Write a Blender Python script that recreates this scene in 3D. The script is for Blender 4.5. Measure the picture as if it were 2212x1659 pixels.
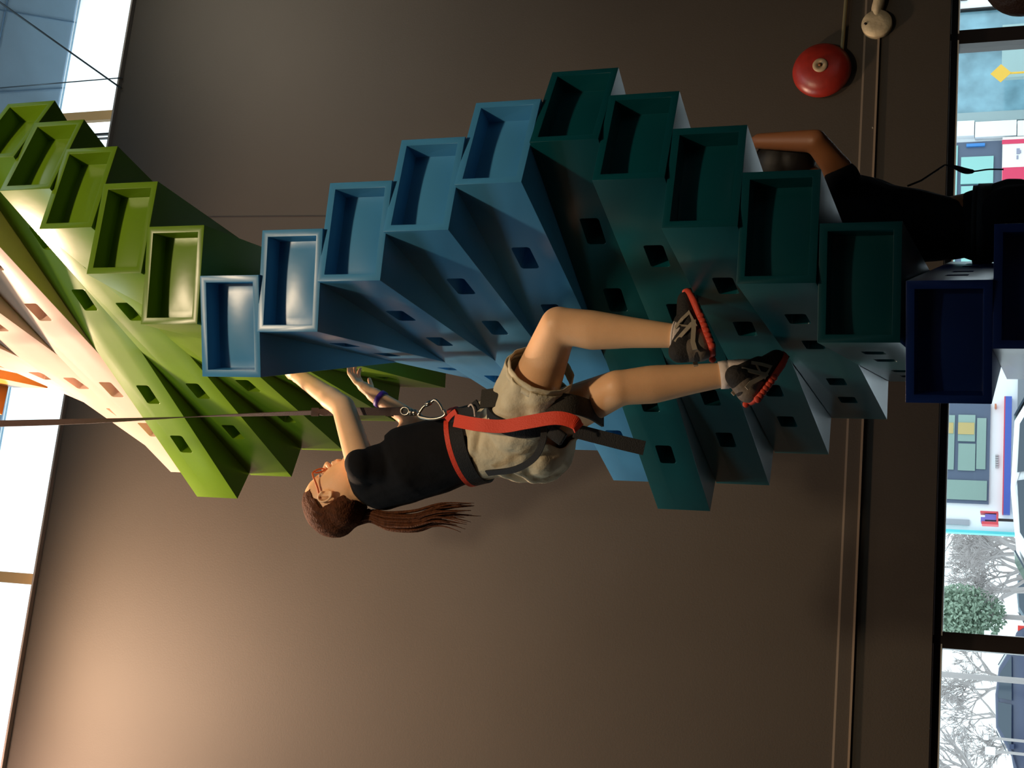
import bpy, bmesh, math, random
from mathutils import Vector, Matrix, noise
random.seed(7)
SC = bpy.context.scene
COL = SC.collection
for o in list(bpy.data.objects): bpy.data.objects.remove(o)

# ------------------------------------------------------------------ camera
FPX, PITCH, ROLL = 2955.3, 0.3653, 0.0139        # focal length in px of 2212, upward tilt, small roll
EYE = Vector((0, 0, 1.5))
_f = Vector((0, math.cos(PITCH), math.sin(PITCH))); _r = Vector((1, 0, 0)); _u = _r.cross(_f)
CR = _r*math.cos(ROLL) + _u*math.sin(ROLL)
CU = _u*math.cos(ROLL) - _r*math.sin(ROLL)
cd = bpy.data.cameras.new('camera'); cam = bpy.data.objects.new('camera', cd); COL.objects.link(cam)
cd.sensor_width = 36; cd.lens = 36*FPX/2212; cd.clip_end = 400
m = Matrix.Identity(4)
for i in range(3):                                # the phone is held sideways: image right is down
    m[i][0] = -CU[i]; m[i][1] = CR[i]; m[i][2] = -_f[i]; m[i][3] = EYE[i]
cam.matrix_world = m
SC.camera = cam
def ray(x, y): return _f + CR*((829.5-y)/FPX) + CU*((1106-x)/FPX)
def at(x, y, Y):                                  # point of a sight line at depth Y into the room
    d = ray(x, y); return EYE + d*(Y/d.y)

# ------------------------------------------------------------------ world, lights, exposure
w = bpy.data.worlds.new('overcast_sky'); SC.world = w; w.use_nodes = True
bg = w.node_tree.nodes['Background']; bg.inputs['Color'].default_value = (0.86, 0.94, 1.0, 1); bg.inputs['Strength'].default_value = 1.8
vs = SC.view_settings; vs.view_transform = 'Standard'; vs.look = 'None'; vs.gamma = 1; vs.use_curve_mapping = False
vs.exposure = 0.3
def area(name, loc, target, size, power, color, sy=None):
    l = bpy.data.lights.new(name, 'AREA'); l.energy = power; l.color = color; l.size = size
    if sy: l.shape = 'RECTANGLE'; l.size_y = sy
    o = bpy.data.objects.new(name, l); COL.objects.link(o); o.location = loc
    o.rotation_euler = (Vector(target)-Vector(loc)).to_track_quat('-Z', 'Y').to_euler(); return o
def spot(name, loc, target, power, color, angle, blend=0.6, rad=0.12):
    l = bpy.data.lights.new(name, 'SPOT'); l.energy = power; l.color = color; l.spot_size = angle; l.spot_blend = blend; l.shadow_soft_size = rad
    o = bpy.data.objects.new(name, l); COL.objects.link(o); o.location = loc
    o.rotation_euler = (Vector(target)-Vector(loc)).to_track_quat('-Z', 'Y').to_euler(); return o
WARM = (1.0, 0.66, 0.36)
spot('key_light', (0.9, -1.2, 6.9), (0.0, 4.0, 4.0), 640, (1.0, 0.76, 0.50), math.radians(42), 0.7, 0.20)
spot('left_lamp', (-1.35, 4.60, 6.95), (-1.0, 4.6, 0), 690, (1.0, 0.68, 0.46), math.radians(168), 0.4, 0.14)
spot('added_wall_wash', (-2.3, 5.1, 6.95), (-1.9, 6.1, 5.2), 170, (1.0, 0.64, 0.48), math.radians(130), 1.0, 0.2)  # second lamp added only to brighten the glow on the left wall
area('hall_fill_light', (-0.6, -2.5, 6.6), (0.0, 4, 2.5), 2.0, 13, (1.0, 0.80, 0.56))
area('left_window_light', (-3.6, 3.0, 6.2), (0.4, 4.4, 5.0), 1.2, 30, (0.80, 0.97, 1.0))
area('added_ceiling_fill', (2.2, 3.0, 6.2), (1.6, 5.2, 7.24), 0.7, 30, (0.85, 0.95, 1.0))  # area light added out of view to lift the ceiling's brightness
spot('right_wash_light', (3.4, 5.2, 6.9), (2.3, 7.0, 5.6), 170, (1.0, 0.90, 0.72), math.radians(66), 1.0, 0.3)

# ------------------------------------------------------------------ materials
def lin(c): return tuple(((v/255)/12.92 if v/255 <= 0.04045 else ((v/255+0.055)/1.055)**2.4) for v in c)
MATS = {}
def mat(name, rgb, rough=0.5, metal=0.0, bump=0.0, bscale=30.0, var=0.0, vscale=4.0, spec=0.5, sss=0.0, emit=0.0, coat=0.0):
    if name in MATS: return MATS[name]
    M = bpy.data.materials.new(name); M.use_nodes = True; n = M.node_tree.nodes; L = M.node_tree.links
    b = n['Principled BSDF']; c = lin(rgb)
    b.inputs['Base Color'].default_value = (*c, 1); b.inputs['Roughness'].default_value = rough
    b.inputs['Metallic'].default_value = metal; b.inputs['Specular IOR Level'].default_value = spec
    if coat: b.inputs['Coat Weight'].default_value = coat; b.inputs['Coat Roughness'].default_value = 0.15
    if sss: b.inputs['Subsurface Weight'].default_value = sss; b.inputs['Subsurface Radius'].default_value = (0.012, 0.005, 0.003); b.inputs['Subsurface Scale'].default_value = 1
    if emit: b.inputs['Emission Color'].default_value = (*c, 1); b.inputs['Emission Strength'].default_value = emit
    tc = n.new('ShaderNodeTexCoord')
    if var:
        t = n.new('ShaderNodeTexNoise'); t.inputs['Scale'].default_value = vscale; t.inputs['Detail'].default_value = 5
        L.new(tc.outputs['Object'], t.inputs['Vector'])
        r = n.new('ShaderNodeMapRange'); r.inputs['From Min'].default_value = 0.3; r.inputs['From Max'].default_value = 0.7
        r.inputs['To Min'].default_value = 1-var; r.inputs['To Max'].default_value = 1+var
        L.new(t.outputs['Fac'], r.inputs['Value'])
        x = n.new('ShaderNodeVectorMath'); x.operation = 'SCALE'; x.inputs[0].default_value = c
        L.new(r.outputs['Result'], x.inputs['Scale']); L.new(x.outputs['Vector'], b.inputs['Base Color'])
    if bump:
        t = n.new('ShaderNodeTexNoise'); t.inputs['Scale'].default_value = bscale; t.inputs['Detail'].default_value = 3
        L.new(tc.outputs['Object'], t.inputs['Vector'])
        bp = n.new('ShaderNodeBump'); bp.inputs['Strength'].default_value = bump; bp.inputs['Distance'].default_value = 0.01
        L.new(t.outputs['Fac'], bp.inputs['Height']); L.new(bp.outputs['Normal'], b.inputs['Normal'])
    MATS[name] = M; return M
def glass_mat(name, tint=(0.92, 0.97, 0.97)):
    M = bpy.data.materials.new(name); M.use_nodes = True; n = M.node_tree.nodes; L = M.node_tree.links
    n.remove(n['Principled BSDF']); out = n['Material Output']
    a = n.new('ShaderNodeBsdfTransparent'); a.inputs[0].default_value = (*tint, 1)
    g = n.new('ShaderNodeBsdfGlossy'); g.inputs['Roughness'].default_value = 0.03
    fr = n.new('ShaderNodeFresnel'); fr.inputs[0].default_value = 1.35
    mx = n.new('ShaderNodeMixShader'); L.new(fr.outputs[0], mx.inputs[0]); L.new(a.outputs[0], mx.inputs[1]); L.new(g.outputs[0], mx.inputs[2])
    L.new(mx.outputs[0], out.inputs['Surface']); return M
def plastic(name, rgb): return mat(name, rgb, rough=0.29, bump=0.12, bscale=6, var=0.06, vscale=3, spec=0.38)
P_GREEN = plastic('lime_green_plastic', (102, 138, 24))
P_BLUE = plastic('sky_blue_plastic', (70, 143, 192))
P_TEAL = plastic('dark_teal_plastic', (4, 72, 80))
P_NAVY = plastic('navy_plastic', (18, 48, 112))
P_CREAM = plastic('cream_plastic', (222, 194, 178))
P_ORANGE = plastic('orange_plastic', (206, 142, 66))
WALL = mat('painted_dark_wall', (57, 51, 43), 0.62, bump=0.05, bscale=120, var=0.10, vscale=1.1, spec=0.3)
CEIL = mat('blue_grey_ceiling_paint', (170, 204, 228), 0.8, var=0.04)
FLOORM = mat('rubber_floor', (44, 44, 46), 0.8, bump=0.2, bscale=80)
SKIN = mat('skin', (246, 194, 146), 0.48, sss=0.12, var=0.05, vscale=14, bump=0.05, bscale=200)
SKIN2 = mat('tan_skin', (146, 92, 54), 0.5, sss=0.1)
BLACKF = mat('black_cotton', (20, 20, 23), 0.9, bump=0.3, bscale=25, spec=0.2)
KHAKI = mat('khaki_cotton', (222, 208, 176), 0.9, bump=0.35, bscale=45, spec=0.2, var=0.05, vscale=9)
HAIR = mat('brown_hair', (84, 48, 28), 0.75, bump=0.5, bscale=160, spec=0.12, var=0.35, vscale=60)
WEB = mat('black_webbing', (24, 24, 26), 0.75, bump=0.3, bscale=300)
REDW = mat('orange_red_webbing', (232, 66, 34), 0.6, bump=0.2, bscale=250)
STEEL = mat('brushed_steel', (190, 180, 165), 0.3, 1.0)
WHITE = mat('white_paint', (235, 238, 240), 0.6)
DARKM = mat('dark_bronze_frame', (38, 32, 30), 0.35, 0.4)
TRIML = mat('worn_metal_edge', (205, 205, 200), 0.5, 0.2)

# ------------------------------------------------------------------ helpers
def tag(o, label=None, cat=None, group=None, kind=None):
    if label: o['label'] = label
    if cat: o['category'] = cat
    if group: o['group'] = group
    if kind: o['kind'] = kind
    return o
def root(name, loc, label, cat, group=None):
    o = bpy.data.objects.new(name, None); COL.objects.link(o); o.location = loc; o.empty_display_size = 0.1
    return tag(o, label, cat, group)
def link(name, bm, material, parent=None, smooth=False, weld=False):
    if weld: bmesh.ops.remove_doubles(bm, verts=bm.verts, dist=1e-5)
    bmesh.ops.recalc_face_normals(bm, faces=bm.faces)
    me = bpy.data.meshes.new(name); bm.to_mesh(me); bm.free()
    if isinstance(material, (list, tuple)):
        for q in material: me.materials.append(q)
    else: me.materials.append(material)
    if smooth: me.polygons.foreach_set('use_smooth', [True]*len(me.polygons))
    o = bpy.data.objects.new(name, me); COL.objects.link(o)
    if parent:
        o.parent = parent; o.matrix_parent_inverse = parent_world(parent).inverted()
    return o
def parent_world(p):
    M = Matrix.LocRotScale(p.location, p.rotation_euler, p.scale)
    if p.parent: M = parent_world(p.parent) @ p.matrix_parent_inverse @ M
    return M
def bev(o, wd, seg=2, ang=0.5):
    b = o.modifiers.new('bevel', 'BEVEL'); b.width = wd; b.segments = seg; b.limit_method = 'ANGLE'; b.angle_limit = ang
    b.harden_normals = False; o.data.polygons.foreach_set('use_smooth', [True]*len(o.data.polygons)); return o
def add_box(bm, c, s, M=None, mi=0):
    vs_ = []
    for dx in (-1, 1):
        for dy in (-1, 1):
            for dz in (-1, 1):
                v = Vector((c[0]+dx*s[0]/2, c[1]+dy*s[1]/2, c[2]+dz*s[2]/2))
                vs_.append(bm.verts.new(M @ v if M else v))
    for f in ((0,1,3,2), (4,6,7,5), (0,4,5,1), (2,3,7,6), (0,2,6,4), (1,5,7,3)):
        q = bm.faces.new([vs_[i] for i in f]); q.material_index = mi
def add_tube(bm, pts, rad, n=10, flat=None, wdir=None, closed=False, mi=0, twist=0.0):
    # sweep; flat=(w,h) gives a rectangular band whose wide side follows wdir
    pts = [Vector(p) for p in pts]; N = len(pts); rings = []
    if callable(rad): rr = [rad(i/(N-1)) for i in range(N)]
    elif isinstance(rad, (list, tuple)): rr = list(rad)
    else: rr = [rad]*N
    t0 = (pts[1]-pts[0]).normalized(); nrm = t0.orthogonal().normalized()
    for i in range(N):
        a = pts[i-1] if (i > 0 or closed) else pts[i]; b = pts[(i+1) % N] if (i < N-1 or closed) else pts[i]
        t = (b-a).normalized()
        if wdir is not None:
            w_ = wdir[i] if isinstance(wdir, list) else wdir
            nrm = Vector(w_) - t*Vector(w_).dot(t)
            if nrm.length < 1e-6: nrm = t.orthogonal()
            nrm.normalize()
        else:
            nrm = (nrm - t*nrm.dot(t)).normalized()
        bn = t.cross(nrm); ring = []
        if flat:
            tw = twist*i; e1 = nrm*math.cos(tw)+bn*math.sin(tw); e2 = bn*math.cos(tw)-nrm*math.sin(tw)
            fw = flat[0]*rr[i] if rad is not None and not isinstance(rad, (int, float)) else flat[0]
            for sx, sy in ((-1, -1), (1, -1), (1, 1), (-1, 1)): ring.append(bm.verts.new(pts[i]+e1*sx*fw/2+e2*sy*flat[1]/2))
        else:
            for k in range(n):
                an = 2*math.pi*k/n; ring.append(bm.verts.new(pts[i]+(nrm*math.cos(an)+bn*math.sin(an))*rr[i]))
        rings.append(ring)
    K = len(rings[0])
    for i in range(N if closed else N-1):
        A = rings[i]; B = rings[(i+1) % N]
        for k in range(K):
            q = bm.faces.new((A[k], A[(k+1) % K], B[(k+1) % K], B[k])); q.material_index = mi
    if not closed:
        bm.faces.new(rings[0][::-1]).material_index = mi; bm.faces.new(rings[-1]).material_index = mi
def spline(pts, n=8):
    P = [Vector(p) for p in pts]; P = [P[0]*2-P[1]]+P+[P[-1]*2-P[-2]]; out = []
    for i in range(1, len(P)-2):
        for k in range(n):
            t = k/n; a, b, c, d = P[i-1], P[i], P[i+1], P[i+2]
            out.append(0.5*((2*b)+(c-a)*t+(2*a-5*b+4*c-d)*t*t+(3*b-a-3*c+d)*t**3))
    out.append(P[-2]); return out
def add_lathe(bm, prof, c, axis, n=40, mi=0):
    ax = Vector(axis).normalized(); e1 = ax.orthogonal().normalized(); e2 = ax.cross(e1); rings = []
    for r, h in prof:
        rings.append([bm.verts.new(Vector(c)+ax*h+(e1*math.cos(2*math.pi*k/n)+e2*math.sin(2*math.pi*k/n))*max(r, 1e-4)) for k in range(n)])
    for A, B in zip(rings, rings[1:]):
        for k in range(n): bm.faces.new((A[k], A[(k+1) % n], B[(k+1) % n], B[k])).material_index = mi
    bm.faces.new(rings[0][::-1]).material_index = mi; bm.faces.new(rings[-1]).material_index = mi
# implicit-like body parts: tapered (optionally flattened) capsules, voxel remeshed into one skin
def add_cap(bm, p0, p1, r0, r1, side=None, k0=1.0, k1=None, n=20, m_=5):
    # k0/k1: how much wider the section is along `side`
    p0, p1 = Vector(p0), Vector(p1); k1 = k0 if k1 is None else k1
    ax = p1-p0; Ln = ax.length; ax = ax.normalized() if Ln > 1e-6 else Vector((0, 0, 1))
    e1 = (Vector(side)-ax*Vector(side).dot(ax)).normalized() if side is not None else ax.orthogonal().normalized()
    e2 = ax.cross(e1); rings = []; S = []
    for j in range(m_+1):
        a = -math.pi/2+math.pi/2*j/m_; S.append((r0*math.cos(a), r0*math.sin(a), k0, 0))
    for j in range(1, 8): t = j/8; S.append((r0+(r1-r0)*t, Ln*t, k0+(k1-k0)*t, 1))
    for j in range(m_+1):
        a = math.pi/2*j/m_; S.append((r1*math.cos(a), Ln+r1*math.sin(a), k1, 0))
    for r, h, k, _ in S:
        r = max(r, 1e-4); rings.append([bm.verts.new(p0+ax*h+e1*r*k*math.cos(2*math.pi*q/n)+e2*r*math.sin(2*math.pi*q/n)) for q in range(n)])
    for A, B in zip(rings, rings[1:]):
        for q in range(n): bm.faces.new((A[q], A[(q+1) % n], B[(q+1) % n], B[q]))
    bm.faces.new(rings[0][::-1]); bm.faces.new(rings[-1])
def add_ell(bm, c, ax3, rad, n=24):
    T = Matrix((ax3[0]*rad[0], ax3[1]*rad[1], ax3[2]*rad[2])).transposed().to_4x4(); T.translation = Vector(c)
    bmesh.ops.create_uvsphere(bm, u_segments=n, v_segments=n//2, radius=1, matrix=T)
def fuse(bm, voxel, it=6, fac=0.5):
    bmesh.ops.recalc_face_normals(bm, faces=bm.faces)
    me = bpy.data.meshes.new('tmp'); bm.to_mesh(me); bm.free()
    o = bpy.data.objects.new('tmp', me); COL.objects.link(o)
    r = o.modifiers.new('r', 'REMESH'); r.mode = 'VOXEL'; r.voxel_size = voxel; r.adaptivity = 0
    s = o.modifiers.new('s', 'SMOOTH'); s.iterations = it; s.factor = fac
    bpy.context.view_layer.update(); dg = bpy.context.evaluated_depsgraph_get()
    me2 = bpy.data.meshes.new_from_object(o.evaluated_get(dg)); bpy.data.objects.remove(o)
    b2 = bmesh.new(); b2.from_mesh(me2); bpy.data.meshes.remove(me2); return b2
def relax(bm, keep, it=22):
    vs_ = [v for v in bm.verts if all((v.co-c).length > r for c, r in keep)]
    for _ in range(it): bmesh.ops.smooth_vert(bm, verts=vs_, factor=0.5, use_axis_x=True, use_axis_y=True, use_axis_z=True)
def cut_limb(bm, p, d, near, rad):           # trim a sleeve or trouser leg with a plane, only round that limb
    p, d = Vector(p), Vector(d).normalized()
    def inr(v): q = v-p; return q.dot(d) > -near and (q-d*q.dot(d)).length < rad
    geo = [f for f in bm.faces if all(inr(v.co) for v in f.verts)]
    es = {e for f in geo for e in f.edges}; vs_ = {v for f in geo for v in f.verts}
    bmesh.ops.bisect_plane(bm, geom=list(geo)+list(es)+list(vs_), plane_co=p, plane_no=d, clear_outer=False)
    dead = [v for v in bm.verts if (v.co-p).dot(d) > 1e-5 and inr(v.co)]
    bmesh.ops.delete(bm, geom=dead, context='VERTS')

# ------------------------------------------------------------------ room shell
WA = math.radians(13.3); WT = Vector((math.cos(WA), math.sin(WA), 0)); WN = Vector((-math.sin(WA), math.cos(WA), 0))
WP = Vector((0, 6.5, 0)); WD = WP.dot(WN)
def onplane(x, y, D):                         # point where a sight line meets the plane parallel to the far wall
    d = ray(x, y); return EYE + d*((D-EYE.dot(WN))/d.dot(WN))
def wp(u, z, off=0.0): return WP+WT*u+WN*off+Vector((0, 0, z))
def uz(x, y, D=None):
    q = onplane(x, y, WD if D is None else D); return (q-WP).dot(WT), q.z
def wall_box(bm, u0, u1, z0, z1, o0, o1, mi=0):
    c = [wp(u, z, o) for u in (u0, u1) for o in (o0, o1) for z in (z0, z1)]
    v = [bm.verts.new(q) for q in c]
    for f in ((0,1,3,2), (4,6,7,5), (0,4,5,1), (2,3,7,6), (0,2,6,4), (1,5,7,3)): bm.faces.new([v[i] for i in f]).material_index = mi
UL, UR = -5.0, 5.5
Z_WIN0, Z_WIN1, Z_TOP, Z_CEIL = 1.3, 1.905, 6.72, 7.24
def struct(name, bm, m_): return tag(link(name, bm, m_), kind='structure')
b = bmesh.new(); wall_box(b, UL, UR, 2.30, Z_TOP, 0, 0.25); wall_box(b, UL, UR, Z_WIN1, 2.30, -0.02, 0.25); wall_box(b, UL, UR, 0, Z_WIN0, 0, 0.25)
o = struct('wall_back', b, WALL)
b = bmesh.new(); add_box(b, (0, 1.5, -0.05), (13, 15, 0.1)); struct('floor', b, FLOORM)
# ceiling panels with joints
b = bmesh.new()
def cw(u, v, z): return WP+WT*u+WN*v+Vector((0, 0, z))
vs4 = [b.verts.new(cw(u, v, z)) for z in (Z_CEIL, Z_CEIL+0.1) for u, v in ((UL, 0.11), (UR, 0.11), (UR, -12), (UL, -12))]
for f in ((0,1,2,3), (7,6,5,4), (0,4,5,1), (1,5,6,2), (2,6,7,3), (3,7,4,0)): b.faces.new([vs4[i] for i in f])
struct('ceiling', b, CEIL)
JT = mat('ceiling_joint', (110, 145, 175), 0.8)
b = bmesh.new()
for k, (ua, ub) in enumerate(((-0.2, 1.9), (0.75, 2.35), (1.45, 2.9), (2.6, 2.75))):
    add_tube(b, [cw(ua, -4.0, Z_CEIL-0.004), cw(ub, 0.1, Z_CEIL-0.004)], None, flat=(0.006, 0.006), wdir=WT)
for v in (-0.5, -1.7, -2.9): add_tube(b, [cw(UL, v, Z_CEIL-0.003), cw(UR, v, Z_CEIL-0.003)], None, flat=(0.005, 0.006), wdir=WN)
struct('trim_1', b, JT)
for nm, u in (('wall_left', UL), ('wall_right', UR)):
    b = bmesh.new(); s = -1 if u < 0 else 1
    q = [cw(u, 0.25, 0), cw(u+s*0.2, 0.25, 0), cw(u+s*0.2, -12, 0), cw(u, -12, 0)]
    v = [b.verts.new(p+Vector((0, 0, z))) for z in (0, Z_CEIL+0.05) for p in q]
    for f in ((3,2,1,0), (4,5,6,7), (0,1,5,4), (1,2,6,5), (2,3,7,6), (3,0,4,7)): b.faces.new([v[i] for i in f])
    struct(nm, b, WALL)
b = bmesh.new(); q = [cw(UL-0.2, -12, 0), cw(UR+0.2, -12, 0), cw(UR+0.2, -12.2, 0), cw(UL-0.2, -12.2, 0)]
v = [b.verts.new(p+Vector((0, 0, z))) for z in (0, Z_CEIL+0.05) for p in q]
for f in ((3,2,1,0), (4,5,6,7), (0,1,5,4), (1,2,6,5), (2,3,7,6), (3,0,4,7)): b.faces.new([v[i] for i in f])
struct('wall_front', b, WALL)
# two thin bright edges of the channel that runs along the wall
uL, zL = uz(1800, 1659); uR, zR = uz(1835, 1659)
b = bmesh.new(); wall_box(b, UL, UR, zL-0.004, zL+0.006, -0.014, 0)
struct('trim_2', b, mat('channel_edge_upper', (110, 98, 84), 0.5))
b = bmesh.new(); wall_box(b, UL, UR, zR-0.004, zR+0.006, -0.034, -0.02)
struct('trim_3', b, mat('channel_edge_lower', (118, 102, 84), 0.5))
# lower window ribbon
GL = glass_mat('window_glass')
def window(name, u0, u1, z0, z1, fw, material, glass=True):
    b = bmesh.new()
    wall_box(b, u0, u1, z1-fw, z1, 0.03, 0.13); wall_box(b, u0, u1, z0, z0+fw, 0.03, 0.13)
    wall_box(b, u0, u0+fw, z0+fw, z1-fw, 0.03, 0.13); wall_box(b, u1-fw, u1, z0+fw, z1-fw, 0.03, 0.13)
    o = tag(link(name, b, material), kind='structure')
    if glass:
        b = bmesh.new(); wall_box(b, u0+fw*0.8, u1-fw*0.8, z0+fw*0.8, z1-fw*0.8, 0.075, 0.083)
        link('window_pane', b, GL, o)
    b = bmesh.new()
    for zz, e in ((z1-fw-0.004, 0.006), (z1-0.004, 0.005)): wall_box(b, u0+fw*0.5, u1-fw*0.5, zz, zz+e, 0.024, 0.03)
    link('window_edge_strip', b, TRIML, o)
    return o
mu1 = uz(2100, 72)[0]; mu2 = uz(2125, 1388)[0]; W = (mu1-mu2)
window('window_1', mu2, mu1, Z_WIN0, Z_WIN1, 0.036, DARKM)
window('window_2', mu1, min(mu1+W, UR), Z_WIN0, Z_WIN1, 0.036, DARKM)
window('window_3', max(mu2-W, UL), mu2, Z_WIN0, Z_WIN1, 0.036, DARKM)
b = bmesh.new(); wall_box(b, UL, mu2-W, Z_WIN0, Z_WIN1, 0, 0.25)
if mu1+W < UR: wall_box(b, mu1+W, UR, Z_WIN0, Z_WIN1, 0, 0.25)
struct('trim_4', b, WALL)
# clerestory above the dark wall
tanm = mat('tan_mullion', (214, 170, 110), 0.5)
c1 = uz(160, 248)[0]; c2 = uz(40, 1248)[0]; CWd = c1-c2
frm = mat('pale_window_frame', (214, 222, 224), 0.5)
for k, (u0, u1) in enumerate(((c2-CWd, c2), (c2, c1), (c1, c1+CWd))):
    u0 = max(u0, UL); u1 = min(u1, UR)
    b = bmesh.new()
    wall_box(b, u0, u1, Z_TOP, Z_TOP+0.02, 0.04, 0.12)
    o = tag(link('window_%d' % (k+4), b, frm), kind='structure')
    b = bmesh.new(); wall_box(b, u0+0.03, u1-0.03, Z_TOP+0.02, Z_CEIL-0.01, 0.075, 0.082); link('window_pane', b, GL, o)
b = bmesh.new()
for u in (c2, c1): wall_box(b, u-0.030, u+0.030, Z_TOP, Z_CEIL, 0.03, 0.065)
struct('trim_5', b, tanm)
b = bmesh.new(); wall_box(b, c1-0.13, c1-0.118, Z_TOP, Z_CEIL, 0.03, 0.05); wall_box(b, c1-0.155, c1-0.148, Z_TOP, Z_CEIL, 0.03, 0.05)
struct('trim_6', b, DARKM)
b = bmesh.new(); wall_box(b, UL, UR, Z_TOP-0.0, Z_TOP+0.012, -0.03, 0.02)
struct('trim_7', b, mat('wall_cap_metal', (150, 140, 130), 0.4, 0.3))

# ------------------------------------------------------------------ climbing tower
H, BL, BW = 0.2, 0.9132, 0.2965
TX, TY, TZ = 0.219, 4.3537, 3.3071+1.5
ANG = [0.7252, 0.5785, 0.4259, 0.2664, 0.1002, -0.0673, 0.0759, 0.2299, 0.3804, 0.5257, 0.6651, 0.5203, 0.3657, 0.205, 0.0461, -0.1134, 0.0313]
DZ = [0.002, 0.0022, 0.0034, -0.0005, -0.0031, -0.0072, -0.0034, 0.0008, 0.0047, 0.0067, 0.0066, 0.0057, 0.0029, 0.0019, -0.0008, -0.0113, -0.0104]
def beam_mesh():
    bm = bmesh.new(); L, W2, H2 = BL, BW/2, (H-0.0015)/2
    sl, sh, dp = 0.054, 0.029, 0.10                      # slot half length, half height, depth
    cs = [-0.5595, -0.258, 0.258, 0.5595]
    cuts = [-L]
    for c in cs: cuts += [c-sl, c+sl]
    cuts.append(L); zc = [-H2, -sh, sh, H2]
    def V(x, y, z): return bm.verts.new((x, y, z))
    def quad(a, b_, c, d): bm.faces.new([V(*a), V(*b_), V(*c), V(*d)])
    # local y axis runs towards the near end; sides at x = -W2, W2
    for sx in (-1, 1):
        for i in range(len(cuts)-1):
            for j in range(3):
                y0, y1, z0, z1 = cuts[i], cuts[i+1], zc[j], zc[j+1]
                if i % 2 == 1 and j == 1:
                    X = sx*W2; r = 0.010; X2 = sx*(W2-dp); rn = []
                    for (cy, cz, a0) in ((y1-r, z1-r, 0), (y0+r, z1-r, 1), (y0+r, z0+r, 2), (y1-r, z0+r, 3)):
                        for q in range(4):
                            a = math.pi/2*(a0+q/3); rn.append((cy+r*math.cos(a), cz+r*math.sin(a)))
                    # front plate between the square cell and the rounded mouth
                    corner = ((y1, z1), (y0, z1), (y0, z0), (y1, z0))
                    for c4 in range(4):
                        seg = rn[c4*4:c4*4+4]
                        for q in range(3): bm.faces.new([V(X, *corner[c4]), V(X, *seg[q]), V(X, *seg[q+1])])
                        nx = rn[(c4*4+4) % 16]
                        bm.faces.new([V(X, *corner[c4]), V(X, *seg[3]), V(X, *nx), V(X, *corner[(c4+1) % 4])])
                    N = len(rn)
                    for q in range(N):
                        a, b_ = rn[q], rn[(q+1) % N]
                        bm.faces.new([V(X, *a), V(X, *b_), V(X2, *b_), V(X2, *a)])
                    bm.faces.new([V(X2, *a) for a in rn])
                else: quad((sx*W2, y0, z0), (sx*W2, y1, z0), (sx*W2, y1, z1), (sx*W2, y0, z1))
    for z in (-H2, H2):
        for i in range(len(cuts)-1): quad((-W2, cuts[i], z), (W2, cuts[i], z), (W2, cuts[i+1], z), (-W2, cuts[i+1], z))
    e = 0.020; xs = [-W2, -W2+e, W2-e, W2]
    zs = [-H2, -sh, sh, H2]; zi = [-H2+e, H2-e]; D = 0.060
    for sy in (-1, 1):
        Y = sy*L
        quad((-W2, Y, -H2), (W2, Y, -H2), (W2-e, Y, -H2+e), (-W2+e, Y, -H2+e)); quad((-W2, Y, H2), (W2, Y, H2), (W2-e, Y, H2-e), (-W2+e, Y, H2-e))
        for s in (-1, 1):
            a, c = s*W2, s*(W2-e)
            bm.faces.new([V(a, Y, z) for z in zs]+[V(c, Y, H2-e), V(c, Y, -H2+e)])
        # pocket with a softly bulging back
        nx, nz = 10, 8; g = {}
        ta = 0.004
        for i in range(nx+1):
            for j in range(nz+1):
                fx, fz = i/nx*2-1, j/nz*2-1
                bul = (1-fx*fx)*(1-fz*fz)*0.008
                g[i, j] = V((W2-e-ta)*fx, sy*(L-D+bul), (H2-e-ta)*fz)
        for i in range(nx):
            for j in range(nz): bm.faces.new([g[i, j], g[i+1, j], g[i+1, j+1], g[i, j+1]])
        c4 = [(-W2+e, -H2+e), (W2-e, -H2+e), (W2-e, H2-e), (-W2+e, H2-e)]
        b4 = [[g[i, 0] for i in range(nx+1)], [g[nx, j] for j in range(nz+1)], [g[i, nz] for i in range(nx, -1, -1)], [g[0, j] for j in range(nz, -1, -1)]]
        for q in range(4):
            p0, p1 = c4[q], c4[(q+1) % 4]; line = b4[q]; n_ = len(line)-1
            for k in range(n_):
                t0, t1 = k/n_, (k+1)/n_
                A = V(p0[0]+(p1[0]-p0[0])*t0, Y, p0[1]+(p1[1]-p0[1])*t0); B = V(p0[0]+(p1[0]-p0[0])*t1, Y, p0[1]+(p1[1]-p0[1])*t1)
                bm.faces.new([A, B, line[k+1], line[k]])
    bmesh.ops.remove_doubles(bm, verts=bm.verts, dist=2e-5)
    bmesh.ops.dissolve_limit(bm, angle_limit=0.002, verts=bm.verts, edges=bm.edges)
    bmesh.ops.recalc_face_normals(bm, faces=bm.faces)
    me = bpy.data.meshes.new('climbing_beam'); bm.to_mesh(me); bm.free(); return me
tower = root('climbing_tower', (TX, TY, 0), 'tall twisting climbing tower of stacked lime, blue, teal and navy plastic beams', 'climbing tower')
base_mesh = beam_mesh()
def layer(i, ang, dz, material, label):
    key = 'beam_'+material.name
    me = MESH.get(key)
    if me is None:
        me = base_mesh.copy(); me.materials.append(material); MESH[key] = me
        me.polygons.foreach_set('use_smooth', [True]*len(me.polygons))
    o = bpy.data.objects.new('climbing_beam', me); COL.objects.link(o); o.parent = tower
    o.location = (0, 0, TZ-(i+0.5)*H+dz)
    d = Vector((math.sin(ang), -math.cos(ang))); o.rotation_euler = (0, 0, math.atan2(d.y, d.x)-math.pi/2)
    o.location.x += d.x*0.0033; o.location.y += d.y*0.0033
    b_ = o.modifiers.new('bevel', 'BEVEL'); b_.width = 0.0055; b_.segments = 3; b_.limit_method = 'ANGLE'; b_.angle_limit = 0.6; b_.use_clamp_overlap = True
    o['label'] = label
    return o
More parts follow.
